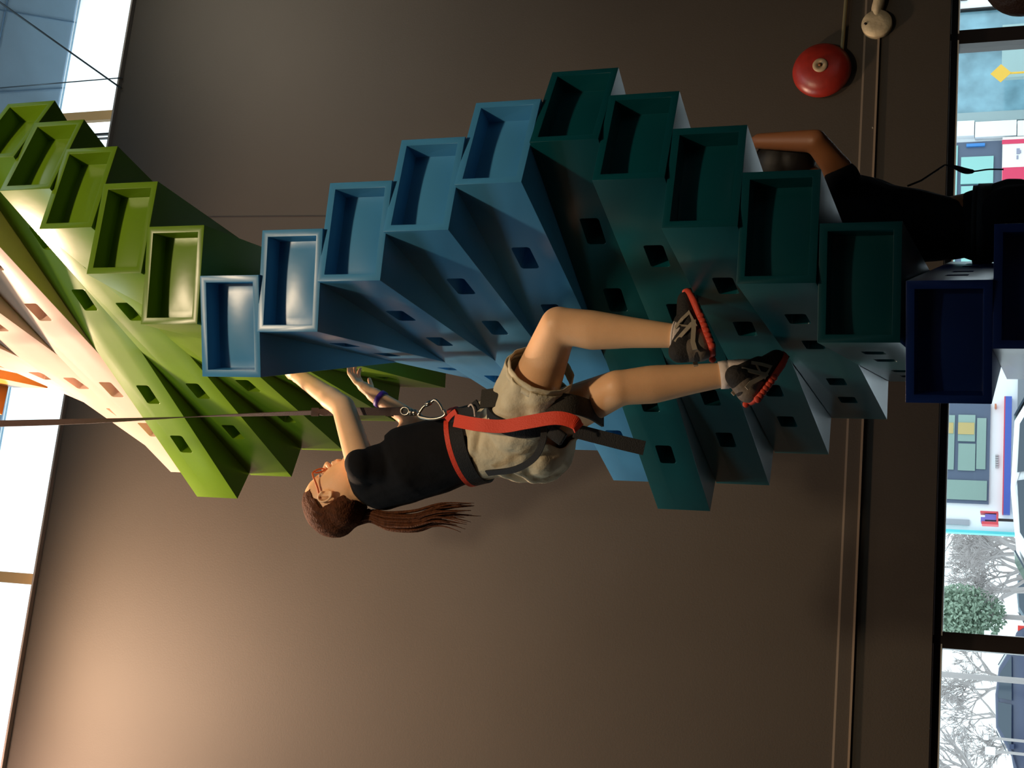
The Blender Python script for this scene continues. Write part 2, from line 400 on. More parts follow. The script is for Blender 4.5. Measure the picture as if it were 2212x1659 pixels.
MESH = {}
sets = [(P_GREEN, 'lime green plastic beam'), (P_BLUE, 'sky blue plastic beam'), (P_TEAL, 'dark teal plastic beam'), (P_NAVY, 'navy blue plastic beam')]
for i in range(17): layer(i, ANG[i], DZ[i], *sets[i//5])
for i, a in zip(range(-1, -6, -1), (0.58, 0.43, 0.28, 0.13, -0.02)): layer(i, a, 0.003, P_CREAM, 'cream plastic beam')
for i, a, dz in ((-6, 0.135, 0.035), (-7, 0.285, 0.055), (-8, 0.43, 0.055)): layer(i, a, dz, P_ORANGE, 'orange plastic beam')
for k, i in enumerate(range(17, 24)): layer(i, 0.18+0.15*k if k < 4 else 0.63-0.15*(k-4), -0.006, P_NAVY, 'navy blue plastic beam')

# ------------------------------------------------------------------ alarm bell, pull station, pipes on the wall
BELLR = mat('red_bell_paint', (128, 32, 22), 0.35, bump=0.05, bscale=40, var=0.12, vscale=30)
bc = onplane(1777, 158, WD); nrm = -WN
bl = root('alarm_bell', bc, 'round red alarm bell with pale centre boss on dark wall', 'bell')
b = bmesh.new(); pr = [(0.05, 0.0), (0.07, 0.02), (0.138, 0.022), (0.143, 0.028), (0.143, 0.036), (0.136, 0.050), (0.118, 0.066), (0.09, 0.078), (0.055, 0.085), (0.02, 0.088)]
add_lathe(b, pr, bc, nrm, 48); link('bell_dome', b, BELLR, bl, True)
b = bmesh.new(); add_lathe(b, [(0.036, 0.086), (0.037, 0.090), (0.034, 0.094), (0.014, 0.095), (0.012, 0.090)], bc, nrm, 32); link('centre_boss', b, mat('aged_cream_metal', (150, 130, 100), 0.5), bl, True)
b = bmesh.new(); add_lathe(b, [(0.008, 0.090), (0.009, 0.099), (0.003, 0.102)], bc, nrm, 16); link('bolt', b, mat('rusty_bolt', (110, 66, 34), 0.5, 0.5), bl, True)
b = bmesh.new(); p0 = onplane(1820, 108, WD)+nrm*0.018; p1 = onplane(1829, 0, WD)+nrm*0.018; add_tube(b, [p0-(p1-p0)*0.35, p0, p1, p1+(p1-p0)*8], 0.0095, 12)
tag(link('conduit_pipe', b, mat('galvanised_steel', (160, 148, 110), 0.35, 0.8), smooth=True), 'thin galvanised conduit running along the wall behind the red bell', 'pipe')
jc = onplane(1896, 60, WD)
jx = root('junction_box', jc, 'round pale metal junction cover on the wall beside the red bell', 'junction box')
SIL = mat('dull_silver_paint', (176, 160, 128), 0.55, 0.3, bump=0.3, bscale=30, var=0.15, vscale=25)
b = bmesh.new(); add_lathe(b, [(0.06, 0), (0.072, 0.01), (0.074, 0.045), (0.070, 0.052), (0.03, 0.056), (0.004, 0.056)], jc, nrm, 36); link('cover_plate', b, SIL, jx, True)
b = bmesh.new(); add_lathe(b, [(0.006, 0.052), (0.007, 0.058), (0.002, 0.060)], onplane(1872, 63, WD), nrm, 12); link('screw', b, DARKM, jx, True)
b = bmesh.new(); pts = spline([jc+nrm*0.03, onplane(1896, 30, WD)+nrm*0.035, onplane(1902, 0, WD)+nrm*0.04, onplane(1905, -90, WD)+nrm*0.04], 6)
add_tube(b, pts, lambda t: 0.017+0.012*min(1, t*2.5), 16); link('flexible_duct', b, SIL, jx, True)
b = bmesh.new(); add_tube(b, [onplane(1893, 92, WD)+nrm*0.012, onplane(1877, 392, WD)+nrm*0.012], 0.0026, 8)
add_tube(b, [onplane(1887, 280, WD)+nrm*0.0, onplane(1887, 280, WD)+nrm*0.03], 0.005, 8)
tag(link('cable', b, mat('grey_cable', (84, 78, 66), 0.5), smooth=True), 'thin grey cable running along the wall below the round junction cover', 'cable')
b = bmesh.new(); add_tube(b, [onplane(300, 470, WD)+nrm*0.001, onplane(720, 467, WD)+nrm*0.001], None, flat=(0.006, 0.002), wdir=WT)
struct('trim_8', b, mat('wall_seam', (30, 22, 18), 0.8))
# tension cables under the ceiling
CB = mat('steel_cable', (96, 112, 122), 0.4, 0.6)
pA = uz(265, 193); a0 = wp(pA[0], pA[1], -0.02); dvec = ray(0, 5)
b = bmesh.new(); e0 = EYE+dvec*((7.20-1.5)/dvec.z); add_tube(b, [a0, e0, e0+(e0-a0)*0.05], 0.0055, 8)
tag(link('tension_cable', b, CB, smooth=True), 'steel tension cable slanting from the wall top across the bright window', 'cable')
pB = uz(268, 171); a1 = wp(pB[0], pB[1], -0.02); dv = ray(0, 190); e1_ = EYE+dv*((7.23-1.5)/dv.z)
b = bmesh.new(); add_tube(b, [a1, e1_], 0.0038, 8)
tag(link('tension_cable', b, CB, smooth=True), 'thinner steel cable rising straight to the ceiling beside the green beams', 'cable')

# ------------------------------------------------------------------ people
def unit(v): return Vector(v).normalized()
def hand(bm, wrist, palm_dir, across, curl_n, size=1.0, curl=0.5, thumb=1):
    # palm + four unequal curled fingers + thumb; curl_n = direction the fingertips bend to
    d, a, c = unit(palm_dir), unit(across), unit(curl_n); a = unit(a-d*a.dot(d)); c = unit(c-d*c.dot(d)-a*c.dot(a))
    S = size; k = wrist+d*0.085*S
    add_cap(bm, wrist, wrist+d*0.05*S, 0.022*S, 0.020*S, a, 1.15, 1.75)
    add_cap(bm, wrist+d*0.045*S, k-d*0.006*S, 0.0155*S, 0.013*S, a, 2.4, 2.9)
    for i, (off, ln) in enumerate(((-0.033, 0.066), (-0.011, 0.076), (0.011, 0.071), (0.032, 0.055))):
        p = k-d*0.012*S+a*off*S; l = ln*S; ang = 0.25+0.1*i*0.3
        for j, (fr, r) in enumerate(((0.45, 0.0088), (0.32, 0.008), (0.26, 0.0072))):
            dd = d*math.cos(ang)+c*math.sin(ang); q = p+dd*(l*fr+0.012*S*(j == 0))
            add_cap(bm, p, q, r*S, r*0.93*S, n=12, m_=4); p = q; ang += curl
    t0 = wrist+d*0.03*S-a*0.026*S*thumb; t1 = t0+(d*0.6-a*0.75*thumb+c*0.3).normalized()*0.036*S; t2 = t1+(d*0.9-a*0.2*thumb+c*0.5).normalized()*0.032*S
    add_cap(bm, t0, t1, 0.013*S, 0.010*S, n=12, m_=4); add_cap(bm, t1, t2, 0.010*S, 0.008*S, n=12, m_=4)
def head(bm, c, fwd, up, S=1.0, nose=1.0):
    f, u = unit(fwd), unit(up); u = unit(u-f*u.dot(f)); s = f.cross(u)
    P = lambda x, y, z: c+f*x*S+s*y*S+u*z*S
    T = [(-0.110, 0.056, 0.024, 0.012), (-0.104, 0.073, 0.000, 0.030), (-0.093, 0.080, -0.030, 0.043), (-0.078, 0.081, -0.055, 0.051), (-0.060, 0.0835, -0.074, 0.057),
         (-0.040, 0.0865, -0.086, 0.063), (-0.018, 0.085, -0.094, 0.0685), (0.004, 0.083, -0.099, 0.0715), (0.026, 0.0875, -0.102, 0.074), (0.050, 0.087, -0.102, 0.0755),
         (0.074, 0.077, -0.097, 0.073), (0.094, 0.058, -0.084, 0.063), (0.108, 0.032, -0.062, 0.044), (0.115, -0.004, -0.028, 0.012)]
    rings = []
    for z, xf, xb, w_ in T:
        xc = xb+(xf-xb)*0.5; ring = []
        for k in range(32):
            a = 2*math.pi*k/32; ca, sa = math.cos(a), math.sin(a); e = 0.84
            ring.append(bm.verts.new(P(xc+(xf-xc)*math.copysign(abs(ca)**e, ca), w_*math.copysign(abs(sa)**e, sa), z)))
        rings.append(ring)
    for A_, B_ in zip(rings, rings[1:]):
        for k in range(32): bm.faces.new((A_[k], A_[(k+1) % 32], B_[(k+1) % 32], B_[k]))
    bm.faces.new(rings[0][::-1]); bm.faces.new(rings[-1])
    for q in (-1, 1):
        add_cap(bm, P(0.082, q*0.012, 0.022), P(0.072, q*0.040, 0.024), 0.0105*S, 0.009*S)   # brow
        e = P(-0.006, q*0.076, -0.004); o_ = unit(s*q-f*0.35)
        ex, ez = unit(f-u*0.15), unit(u+f*0.15)                                               # ear: rim, lobe
        rim = [e+o_*0.010*S+ex*math.cos(t)*0.017*S+ez*math.sin(t)*0.028*S for t in [math.pi*(0.05+k*0.125) for k in range(13)]]
        for a_, b__ in zip(rim, rim[1:]): add_cap(bm, a_, b__, 0.0042*S, 0.0042*S, n=10, m_=3)
        add_ell(bm, e, (ex, o_, ez), (0.015*S, 0.004*S, 0.026*S), 16)
        add_cap(bm, e+o_*0.006*S+ex*0.006*S+ez*0.014*S, e+o_*0.008*S-ex*0.004*S-ez*0.012*S, 0.003*S, 0.0035*S, n=10, m_=3)
        add_ell(bm, e+o_*0.007*S-ez*0.024*S, (ex, o_, ez), (0.008*S, 0.005*S, 0.009*S), 12)
    add_cap(bm, P(0.083, 0, 0.024), P(0.108*nose, 0, -0.018), 0.0095*S, 0.0085*S)             # nose
    for q in (-1, 1): add_ell(bm, P(0.095*nose, q*0.009, -0.023), (f, s, u), (0.012*S, 0.007*S, 0.007*S), 12)
    add_cap(bm, P(0.0915, -0.016, -0.048), P(0.0915, 0.016, -0.048), 0.0075*S, 0.0075*S, n=12, m_=4)
    add_cap(bm, P(0.0885, -0.014, -0.0635), P(0.0885, 0.014, -0.0635), 0.0078*S, 0.0078*S, n=12, m_=4)
    add_cap(bm, P(0.072, -0.010, -0.092), P(0.072, 0.010, -0.092), 0.0145*S, 0.0145*S, n=12, m_=4)
    return P, f, s, u
def face_details(P, f, s, u, S, parent):
    for q in (-1, 1):
        b = bmesh.new(); add_ell(b, P(0.0705, q*0.031, 0.003), (f, s, u), (0.0125*S, 0.0135*S, 0.0095*S), 16)
        ey = link('eye', b, mat('eye_white', (225, 215, 205), 0.2), parent, True)
        b = bmesh.new(); add_ell(b, P(0.0800, q*0.031, 0.003), (f, s, u), (0.004*S, 0.006*S, 0.006*S), 12)
        link('iris', b, mat('iris_brown', (60, 40, 28), 0.2), ey, True)
    b = bmesh.new(); add_cap(b, P(0.0965, -0.013, -0.0560), P(0.0965, 0.013, -0.0560), 0.0026*S, 0.0022*S, n=10, m_=3)
    link('lips', b, mat('lip_pink', (176, 92, 78), 0.5), parent, True)

# ---- the climber
FW = unit((0.90, 0.43, 0)); RT = unit((0.43, -0.90, 0)); UP = Vector((0, 0, 1))
person = root('person', at(1115, 935, 4.05), 'person in black sleeveless top and khaki shorts climbing the tower with brown ponytail', 'person')
pel = at(1118, 938, 4.04)
hipR = at(1128, 905, 3.945); hipL = at(1140, 925, 4.12)
kneeR = at(1207, 702, 3.77); ankR = at(1462, 726, 3.80)
kneeL = at(1336, 838, 3.93); ankL = at(1592, 806, 4.03)
waist = at(1018, 962, 4.03); chest = at(895, 1000, 4.01); neck0 = at(792, 1040, 4.02)
shR = at(781, 1004, 3.88); shL = at(806, 1015, 4.16)
elR = at(742, 880, 4.03); wrR = at(645, 812, 4.19); haR = at(600, 790, 4.24)
elL = at(898, 912, 4.25); wrL = at(806, 852, 4.25); haL = at(760, 815, 4.26)
hc = at(729, 1068, 4.0)
face_dir = unit(at(678, 983.4, 4.02)-at(724, 1072, 4.0)); face_up = unit(at(672, 1105, 4.0)-at(735, 1030, 4.0))
HS = 1.0
b = bmesh.new()
P, hf, hs, hu = head(b, hc, face_dir, face_up, HS)
add_cap(b, at(800, 1048, 4.02), P(-0.025, 0, -0.05), 0.056, 0.052)
add_cap(b, neck0, chest, 0.06, 0.105, RT, 1.3, 1.15)
add_cap(b, chest, waist, 0.10, 0.098, RT, 1.2, 1.15)
add_cap(b, waist, pel, 0.098, 0.125, RT, 1.15, 1.15)
add_cap(b, shR, neck0, 0.046, 0.05); add_cap(b, shL, neck0, 0.046, 0.05)
add_cap(b, shR, elR, 0.050, 0.040); add_cap(b, elR, wrR, 0.041, 0.028)
add_cap(b, elR.lerp(wrR, 0.25), elR.lerp(wrR, 0.3), 0.041, 0.040)
add_cap(b, shL, elL, 0.045, 0.036); add_cap(b, elL, wrL, 0.037, 0.025)
hand(b, wrR, haR-wrR, UP.cross(haR-wrR), FW, 0.95, 0.55, 1)
hand(b, wrL, haL-wrL, UP.cross(haL-wrL), FW, 0.95, 0.55, -1)
for hp, kn, an in ((hipR, kneeR, ankR), (hipL, kneeL, ankL)):
    add_cap(b, hp, kn, 0.090, 0.056)
    back = unit((hp-kn).normalized()+(an-kn).normalized())
    add_cap(b, kn, kn.lerp(an, 0.28)+back*0.008, 0.053, 0.059)
    add_cap(b, kn.lerp(an, 0.28)+back*0.008, kn.lerp(an, 0.62)+back*0.003, 0.059, 0.046)
    add_cap(b, kn.lerp(an, 0.62)+back*0.003, an, 0.046, 0.035)
    add_cap(b, kn-back*0.006, kn-back*0.004+(an-kn)*0.08, 0.050, 0.046)
b = fuse(b, 0.0035, 4)
relax(b, [(hc, 0.150), (haR, 0.13), (haL, 0.13)], 40)
for v in b.verts:
    for q in (-1, 1):
        dd = (v.co-P(0.082, q*0.031, 0.003)).length
        if dd < 0.03: v.co -= hf*0.0085*math.exp(-(dd/0.013)**2)
link('body', b, SKIN, person, True)
face_details(P, hf, hs, hu, HS, person)
# hair cap + ponytail
b = bmesh.new()
add_ell(b, P(-0.020, 0, 0.042), (hf, hs, hu), (0.110, 0.088, 0.092))
add_ell(b, P(-0.050, 0, 0.005), (hf, hs, hu), (0.076, 0.082, 0.080))
b = fuse(b, 0.005, 4)
for v in b.verts:                                     # carve the hairline back from the face, groove the strands
    l = v.co-hc; x, y, z = l.dot(hf), l.dot(hs), l.dot(hu)
    v.co += (v.co-hc).normalized()*(0.0008*math.sin(90*math.atan2(y, z+0.15)+6*x/0.05)+0.003*noise.noise(v.co*18))
dead = [v for v in b.verts if (lambda l: l.dot(hf) > 0.052+max(0, l.dot(hu)-0.06)*0.6 or (l.dot(hf) > -0.030 and l.dot(hu) < 0.028) or (l.dot(hf) > 0.01 and l.dot(hu) < 0.040) or (l.dot(hu) < -0.055 and l.dot(hf) > -0.06) or l.dot(hu) < -0.085)(v.co-hc)]
bmesh.ops.delete(b, geom=dead, context='VERTS')
for _ in range(6): bmesh.ops.smooth_vert(b, verts=[v for v in b.verts if v.is_boundary], factor=0.5, use_axis_x=True, use_axis_y=True, use_axis_z=True)
hr = link('hair', b, HAIR, person, True); s_ = hr.modifiers.new('s', 'SOLIDIFY'); s_.thickness = 0.008; s_.offset = -1
b = bmesh.new()
tail = [P(-0.112, 0, 0.005), at(800, 1114, 4.02), at(840, 1124, 4.01), at(900, 1126, 4.0), at(955, 1112, 3.99), at(1018, 1114, 3.98)]
rnd = random.Random(3)
for k in range(64):
    a = rnd.uniform(0, 6.28); r = math.sqrt(rnd.random()); end = rnd.uniform(0.72, 1.06); ph = rnd.uniform(0, 6.28)
    pts = []
    for q, c in enumerate(tail):
        t = q/5; sp = (0.008, 0.018, 0.026, 0.030, 0.036, 0.056)[q]
        pts.append(c+Vector((0, 0, 0)) + (RT*math.cos(a)+FW*math.sin(a))*sp*r+(FW*math.sin(ph+t*5)+Vector((0.3, 0, 1))*math.cos(ph*1.7+t*7)+RT*math.sin(t*8+2))*0.009*t)
    sp_ = spline(pts, 6); sp_ = sp_[:max(6, int(len(sp_)*min(1, end)))]
    add_tube(b, sp_, lambda t: 0.0052*(1-t**3)+0.0006, 6)
link('ponytail', b, HAIR, person, True)
b = bmesh.new(); add_lathe(b, [(0.018, -0.006), (0.021, 0), (0.018, 0.006)], at(797, 1112, 4.02), (tail[2]-tail[0]), 20); link('hair_tie', b, mat('dark_red_elastic', (96, 26, 22), 0.7), person, True)
# glasses
b = bmesh.new(); OR = mat('amber_glasses_frame', (196, 92, 30), 0.3)
for q in (-1, 1):
    ring = [P(0.094+0.002*math.sin(t*math.pi/12), q*0.030+0.022*math.cos(t*math.pi/12), 0.003+0.015*math.sin(t*math.pi/12)) for t in range(24)]
    add_tube(b, ring, 0.0028, 8, closed=True)
    add_tube(b, spline([P(0.094, q*0.052, 0.008), P(0.082, q*0.068, 0.010), P(0.03, q*0.080, 0.010), P(-0.005, q*0.084, 0.018)], 4), 0.0032, 8)
add_tube(b, [P(0.096, -0.008, 0.006), P(0.0985, 0, 0.011), P(0.096, 0.008, 0.006)], 0.0028, 8)
link('glasses', b, OR, person, True)
# top
b = bmesh.new()
add_cap(b, at(822, 1040, 4.02), chest, 0.088, 0.118, RT, 1.32, 1.18)
add_cap(b, chest, waist, 0.116, 0.106, RT, 1.18, 1.15)
add_cap(b, waist, at(1045, 962, 4.03), 0.108, 0.110, RT, 1.15, 1.18)
for s_ in (shR, shL):
    add_cap(b, s_, at(806, 1040, 4.02), 0.051, 0.072)
    add_cap(b, s_, chest, 0.049, 0.095)
b = fuse(b, 0.006, 6)
for s_, e_ in ((shR, elR), (shL, elL)):
    dd = (e_-s_).normalized(); cut_limb(b, s_+dd*0.035, dd, 0.03, 0.10)
nd = (P(0, 0, -0.05)-neck0).normalized(); cut_limb(b, neck0+nd*0.040, nd, 0.05, 0.14)
wd_ = (at(1060, 960, 4.03)-waist).normalized(); cut_limb(b, at(1048, 962, 4.03), wd_, 0.06, 0.35)
for v in b.verts: v.co += v.normal*0.004*noise.noise(v.co*14)
tp = link('sleeveless_top', b, BLACKF, person, True); q = tp.modifiers.new('s', 'SOLIDIFY'); q.thickness = 0.004; q.offset = 1
# shorts
b = bmesh.new()
add_cap(b, at(1040, 958, 4.03), pel, 0.116, 0.138, RT, 1.12, 1.15)
add_cap(b, pel, at(1155, 955, 4.06), 0.138, 0.125, RT, 1.15, 1.2)
for hp, kn, t in ((hipR, kneeR, 0.72), (hipL, kneeL, 0.6)):
    add_cap(b, hp, hp.lerp(kn, t), 0.112 if hp is hipR else 0.106, 0.094 if hp is hipR else 0.080)
b = fuse(b, 0.006, 5)
for hp, kn, t in ((hipR, kneeR, 0.50), (hipL, kneeL, 0.42)):
    cut_limb(b, hp.lerp(kn, t), kn-hp, 0.05, 0.17)
td = (waist-pel).normalized(); cut_limb(b, at(1020, 962, 4.03), td, 0.05, 0.3)
for v in b.verts:
    q = v.co-pel; wv = 1.7*math.sin(80*(q.dot(FW)*0.6+q.z*0.8)+6*noise.noise(v.co*7))*0.0045*max(0, min(1, 0.4+noise.noise(v.co*9+Vector((3, 1, 2)))*2))
    v.co += v.normal*(wv+0.004*noise.noise(v.co*22))
sh = link('shorts', b, KHAKI, person, True); q = sh.modifiers.new('s', 'SOLIDIFY'); q.thickness = 0.004; q.offset = 1
# hem of the near leg
b = bmesh.new(); hd = (kneeR-hipR).normalized(); e1 = hd.orthogonal().normalized(); e2 = hd.cross(e1); cc = hipR.lerp(kneeR, 0.47)
for h_ in (0, 1):
    pts = [cc+hd*0.012*h_*1.6+(e1*math.cos(t*math.pi/24)+e2*math.sin(t*math.pi/24))*(0.1005-0.001*h_+0.0015*math.sin(t*1.7)) for t in range(48)]
    add_tube(b, pts, None, flat=(0.020, 0.004), wdir=[hd]*48, closed=True)
link('shorts_hem', b, KHAKI, sh, True)
# socks and shoes
SOCK = mat('white_sock', (226, 210, 200), 0.9, bump=0.3, bscale=60)
SH_B = mat('black_shoe_mesh', (34, 30, 28), 0.8, bump=0.3, bscale=120)
SH_G = mat('grey_shoe_overlay', (168, 154, 134), 0.5)
SH_R = mat('coral_shoe_sole', (214, 74, 52), 0.6, bump=0.2, bscale=60)
SH_K = mat('black_outsole', (22, 20, 20), 0.7)
def shoe(ank, heel, toe, dn, kn, sock_h):
    # heel/toe: sole line ends; dn: direction out of the sole
    f = unit(toe-heel); dn = unit(Vector(dn)-f*Vector(dn).dot(f)); s = f.cross(dn); L = (toe-heel).length
    Q = lambda x, y, z: heel+f*x*L+s*y-dn*z
    b = bmesh.new(); up_ = unit(kn-ank)
    add_lathe(b, [(0.036, -0.05), (0.040, -0.02), (0.041, 0.0), (0.0425, sock_h*0.45), (0.040, sock_h*0.5), (0.043, sock_h*0.55), (0.0415, sock_h)], ank, up_, 28)
    link('sock', b, SOCK, person, True)
    b = bmesh.new()
    add_cap(b, Q(0.12, 0, 0.035), Q(0.55, 0, 0.032), 0.034, 0.036, s, 1.0, 1.12)
    add_cap(b, Q(0.55, 0, 0.032), Q(0.86, 0.002, 0.020), 0.036, 0.024, s, 1.12, 1.5)
    add_cap(b, Q(0.14, 0, 0.045), Q(0.17, 0, 0.085), 0.034, 0.033)
    add_cap(b, Q(0.18, 0, 0.075), Q(0.55, 0, 0.045), 0.036, 0.032)
    b = fuse(b, 0.004, 5)
    root_ = link('shoe', b, SH_B, person, True)
    b = bmesh.new(); n = 28; outline = []                # sole: contoured block
    for k in range(n):
        a = 2*math.pi*k/n; x = 0.5-0.5*math.cos(a); wd = (0.036+0.010*math.sin(math.pi*min(1, max(0, (x-0.35)/0.6))))*(1 if 0.02 < x < 0.98 else 0.8)
        wd *= min(1, (x*(1-x)*14)**0.5) if x*(1-x) < 0.07 else 1
        outline.append((x, wd*(1 if a < math.pi else -1)))
    rg = []
    for z, k_ in ((0.010, 0.98), (0.002, 1.03), (-0.006, 0.98)):
        rg.append([b.verts.new(Q(x, y*k_, z+0.018*max(0, x-0.75)*2)) for x, y in outline])
    for A, B in zip(rg, rg[1:]):
        for k in range(n): b.faces.new((A[k], A[(k+1) % n], B[(k+1) % n], B[k]))
    b.faces.new(rg[0]); b.faces.new(rg[-1][::-1])
                                                        # bubbly coral lugs along the heel, black tread under
    for q in (-1, 1):
        for k in range(7):
            x = 0.03+k*0.072; add_ell(b, Q(x, q*(0.034+0.003*k*0.5), 0.001), (f, s, dn), (0.0105, 0.007, 0.0105), 12)
    link('outsole', b, SH_R, root_, True)
    b = bmesh.new()
    for k in range(11): add_box(b, (0, 0, 0), (0.012, 0.058, 0.006), Matrix(((f.x, s.x, dn.x, 0), (f.y, s.y, dn.y, 0), (f.z, s.z, dn.z, 0), (0, 0, 0, 1))).copy() if False else _mt(f, s, dn, Q(0.07+k*0.085, 0, -0.008+0.018*max(0, 0.07+k*0.085-0.75)*2)))
    link('tread', b, SH_K, root_)
    b = bmesh.new()
    for q in (-1, 1):
        yy = q*0.037
        for pl, wd in (([(0.02, 0.050), (0.14, 0.048), (0.30, 0.034), (0.44, 0.024)], 0.013), ([(0.24, 0.092), (0.32, 0.058), (0.40, 0.030)], 0.012), ([(0.42, 0.080), (0.50, 0.052), (0.56, 0.028)], 0.010), ([(0.34, 0.028), (0.44, 0.066), (0.58, 0.028), (0.34, 0.024)], 0.008)):
            add_tube(b, [Q(x, yy*(1.09-0.42*max(0, z-0.05)/0.05), z) for x, z in pl], None, flat=(wd, 0.003), wdir=f)
    link('shoe_overlay', b, SH_G, root_)
    b = bmesh.new(); add_cap(b, Q(0.125, 0, 0.030), Q(0.30, 0, 0.030), 0.0362, 0.0355, s, 1.0, 1.0); add_cap(b, Q(0.14, 0, 0.035), Q(0.155, 0, 0.060), 0.0358, 0.0350)
    link('heel_counter', fuse(b, 0.004, 2), mat('warm_grey_heel', (112, 100, 88), 0.6, bump=0.2, bscale=90), root_, True)
    b = bmesh.new()
    for k in range(5):
        x = 0.36+k*0.075; add_tube(b, spline([Q(x, -0.022, 0.068-k*0.006), Q(x, 0, 0.084-k*0.007), Q(x, 0.022, 0.068-k*0.006)], 4), 0.0026, 6)
    link('laces', b, mat('grey_laces', (150, 140, 126), 0.8), root_, True)
def _mt(a, b_, c, o_):
    M = Matrix.Identity(4)
    for i in range(3): M[i][0] = a[i]; M[i][1] = b_[i]; M[i][2] = c[i]; M[i][3] = o_[i]
    return M
shoe(ankR, at(1541, 766, 3.775), at(1487, 628, 3.88), (0.30, 0.38, -1), kneeR, 0.012)
shoe(ankL, at(1622, 872, 3.985), at(1696, 768, 4.10), (-0.55, 0.5, -0.75), kneeL, 0.052)
# wristband
b = bmesh.new(); wdv = (wrL-elL).normalized(); wc = elL.lerp(wrL, 0.82)
add_lathe(b, [(0.0300, -0.008), (0.0312, -0.008), (0.0312, 0.008), (0.0300, 0.008)], wc, wdv, 28); link('wristband', b, mat('purple_band', (74, 36, 150), 0.5), person, True)

# ---- harness
har = root('climbing_harness', pel, 'black and orange-red climbing harness worn by the climber in khaki shorts', 'harness')
def band(bm, pts, wd, th, wdir, closed=False, n=8):
    add_tube(bm, spline(pts, n) if not closed else pts, None, flat=(wd, th), wdir=wdir, closed=closed)
def loop(bm, c, ax, r, k, side, wd, th, n=48, lift=0):
    ax = unit(ax); e1 = unit(Vector(side)-ax*Vector(side).dot(ax)); e2 = ax.cross(e1)
    pts = [Vector(c)+e1*r*k*math.cos(2*math.pi*t/n)+e2*r*math.sin(2*math.pi*t/n) for t in range(n)]
    add_tube(bm, pts, None, flat=(wd, th), wdir=[ax]*n, closed=True)
b = bmesh.new(); loop(b, at(1022, 962, 4.03), waist-pel, 0.121, 1.15, RT, 0.045, 0.007); link('waist_belt', b, WEB, har)
b = bmesh.new(); loop(b, at(1003, 965, 4.03), waist-pel, 0.124, 1.15, RT, 0.016, 0.006); link('belt_trim', b, REDW, har)
b = bmesh.new(); loop(b, hipR.lerp(kneeR, 0.12), (kneeR-hipR)+Vector((0, 0, 0.12)), 0.118, 1.0, RT, 0.052, 0.008); link('leg_loop', b, WEB, har)
b = bmesh.new(); loop(b, hipL.lerp(kneeL, 0.12), kneeL-hipL, 0.120, 1.0, RT, 0.040, 0.007); link('leg_loop', b, WEB, har)
b = bmesh.new(); band(b, [at(1040, 862, 3.86), at(1095, 858, 3.83), at(1160, 866, 3.83), at(1230, 872, 3.84), at(1272, 884, 3.90), at(1302, 902, 4.0)], 0.058, 0.008, unit((1, 0.3, 0.1))); link('leg_strap', b, mat('olive_black_webbing', (44, 40, 32), 0.8, bump=0.3, bscale=200), har)
b = bmesh.new(); band(b, [at(982, 908, 3.84), at(1030, 917, 3.80), at(1085, 921, 3.79), at(1140, 912, 3.78), at(1200, 903, 3.78), at(1238, 911, 3.79), at(1251, 926, 3.80)], 0.040, 0.005, unit((1, 0.2, 0.1))); link('orange_strap', b, REDW, har)
b = bmesh.new(); band(b, [at(1052, 1022, 3.93), at(1112, 1014, 3.86), at(1153, 990, 3.83), at(1172, 955, 3.82), at(1176, 925, 3.83)], 0.020, 0.005, unit((0.4, 0.1, 1))); link('thin_strap', b, WEB, har)
b = bmesh.new(); add_box(b, (0, 0, 0), (0.052, 0.018, 0.040), _mt(unit(at(1222, 952, 3.82)-at(1180, 922, 3.82)), Vector((0, 1, 0)), unit(unit(at(1222, 952, 3.82)-at(1180, 922, 3.82)).cross(Vector((0, 1, 0)))), at(1203, 940, 3.83)))
bev(link('buckle', b, WEB, har), 0.004)
b = bmesh.new(); band(b, [at(1240, 930, 3.84), at(1290, 943, 3.85), at(1345, 957, 3.86), at(1392, 968, 3.87)], 0.042, 0.004, unit((1, 0, 0.2))); link('loose_strap', b, WEB, har)
b = bmesh.new(); add_tube(b, spline([at(1012, 878, 3.86), at(1018, 874, 3.85), at(1024, 884, 3.85), at(1026, 900, 3.85)], 6), 0.0028, 8); link('drawstring', b, SOCK, har, True)
b = bmesh.new(); band(b, [at(972, 905, 3.90), at(985, 893, 3.88), at(1010, 890, 3.87), at(1034, 872, 3.86)], 0.030, 0.006, unit((0.6, 0.2, 1))); link('tie_in_loop', b, WEB, har)
b = bmesh.new(); band(b, [at(966, 907, 3.90), at(974, 897, 3.88), at(986, 888, 3.87)], 0.016, 0.006, unit((0.6, 0.2, 1))); link('tie_in_trim', b, REDW, har)
# carabiner
KY = 3.90
cb = root('carabiner', at(930, 893, KY), 'steel carabiner hanging between the webbing and the climber harness', 'carabiner')
b = bmesh.new(); add_tube(b, spline([at(x, y, KY) for x, y in ((907, 892), (904, 898), (914, 902), (934, 905), (952, 902), (962, 895), (958, 886))], 6), 0.0058, 12); link('carabiner_body', b, STEEL, cb, True)
b = bmesh.new(); add_tube(b, spline([at(x, y, KY) for x, y in ((905, 893), (916, 878), (930, 870), (940, 864), (950, 874), (957, 888))], 5), 0.0042, 12); link('gate', b, STEEL, cb, True)
b = bmesh.new(); g0 = at(919, 875, KY); g1 = at(931, 869, KY); add_tube(b, [g0, g1], 0.0075, 14); link('screw_sleeve', b, STEEL, cb, True)
b = bmesh.new(); add_lathe(b, [(0.006, -0.012), (0.010, -0.008), (0.010, -0.002), (0.006, 0), (0.010, 0.003), (0.011, 0.010), (0.005, 0.013)], at(893, 891, KY), at(880, 890, KY)-at(905, 892, KY), 20); link('swivel', b, STEEL, cb, True)
b = bmesh.new(); rc = at(875, 888, KY); a1_, a2_ = unit(at(865, 888, KY)-rc), unit(at(875, 880, KY)-rc)
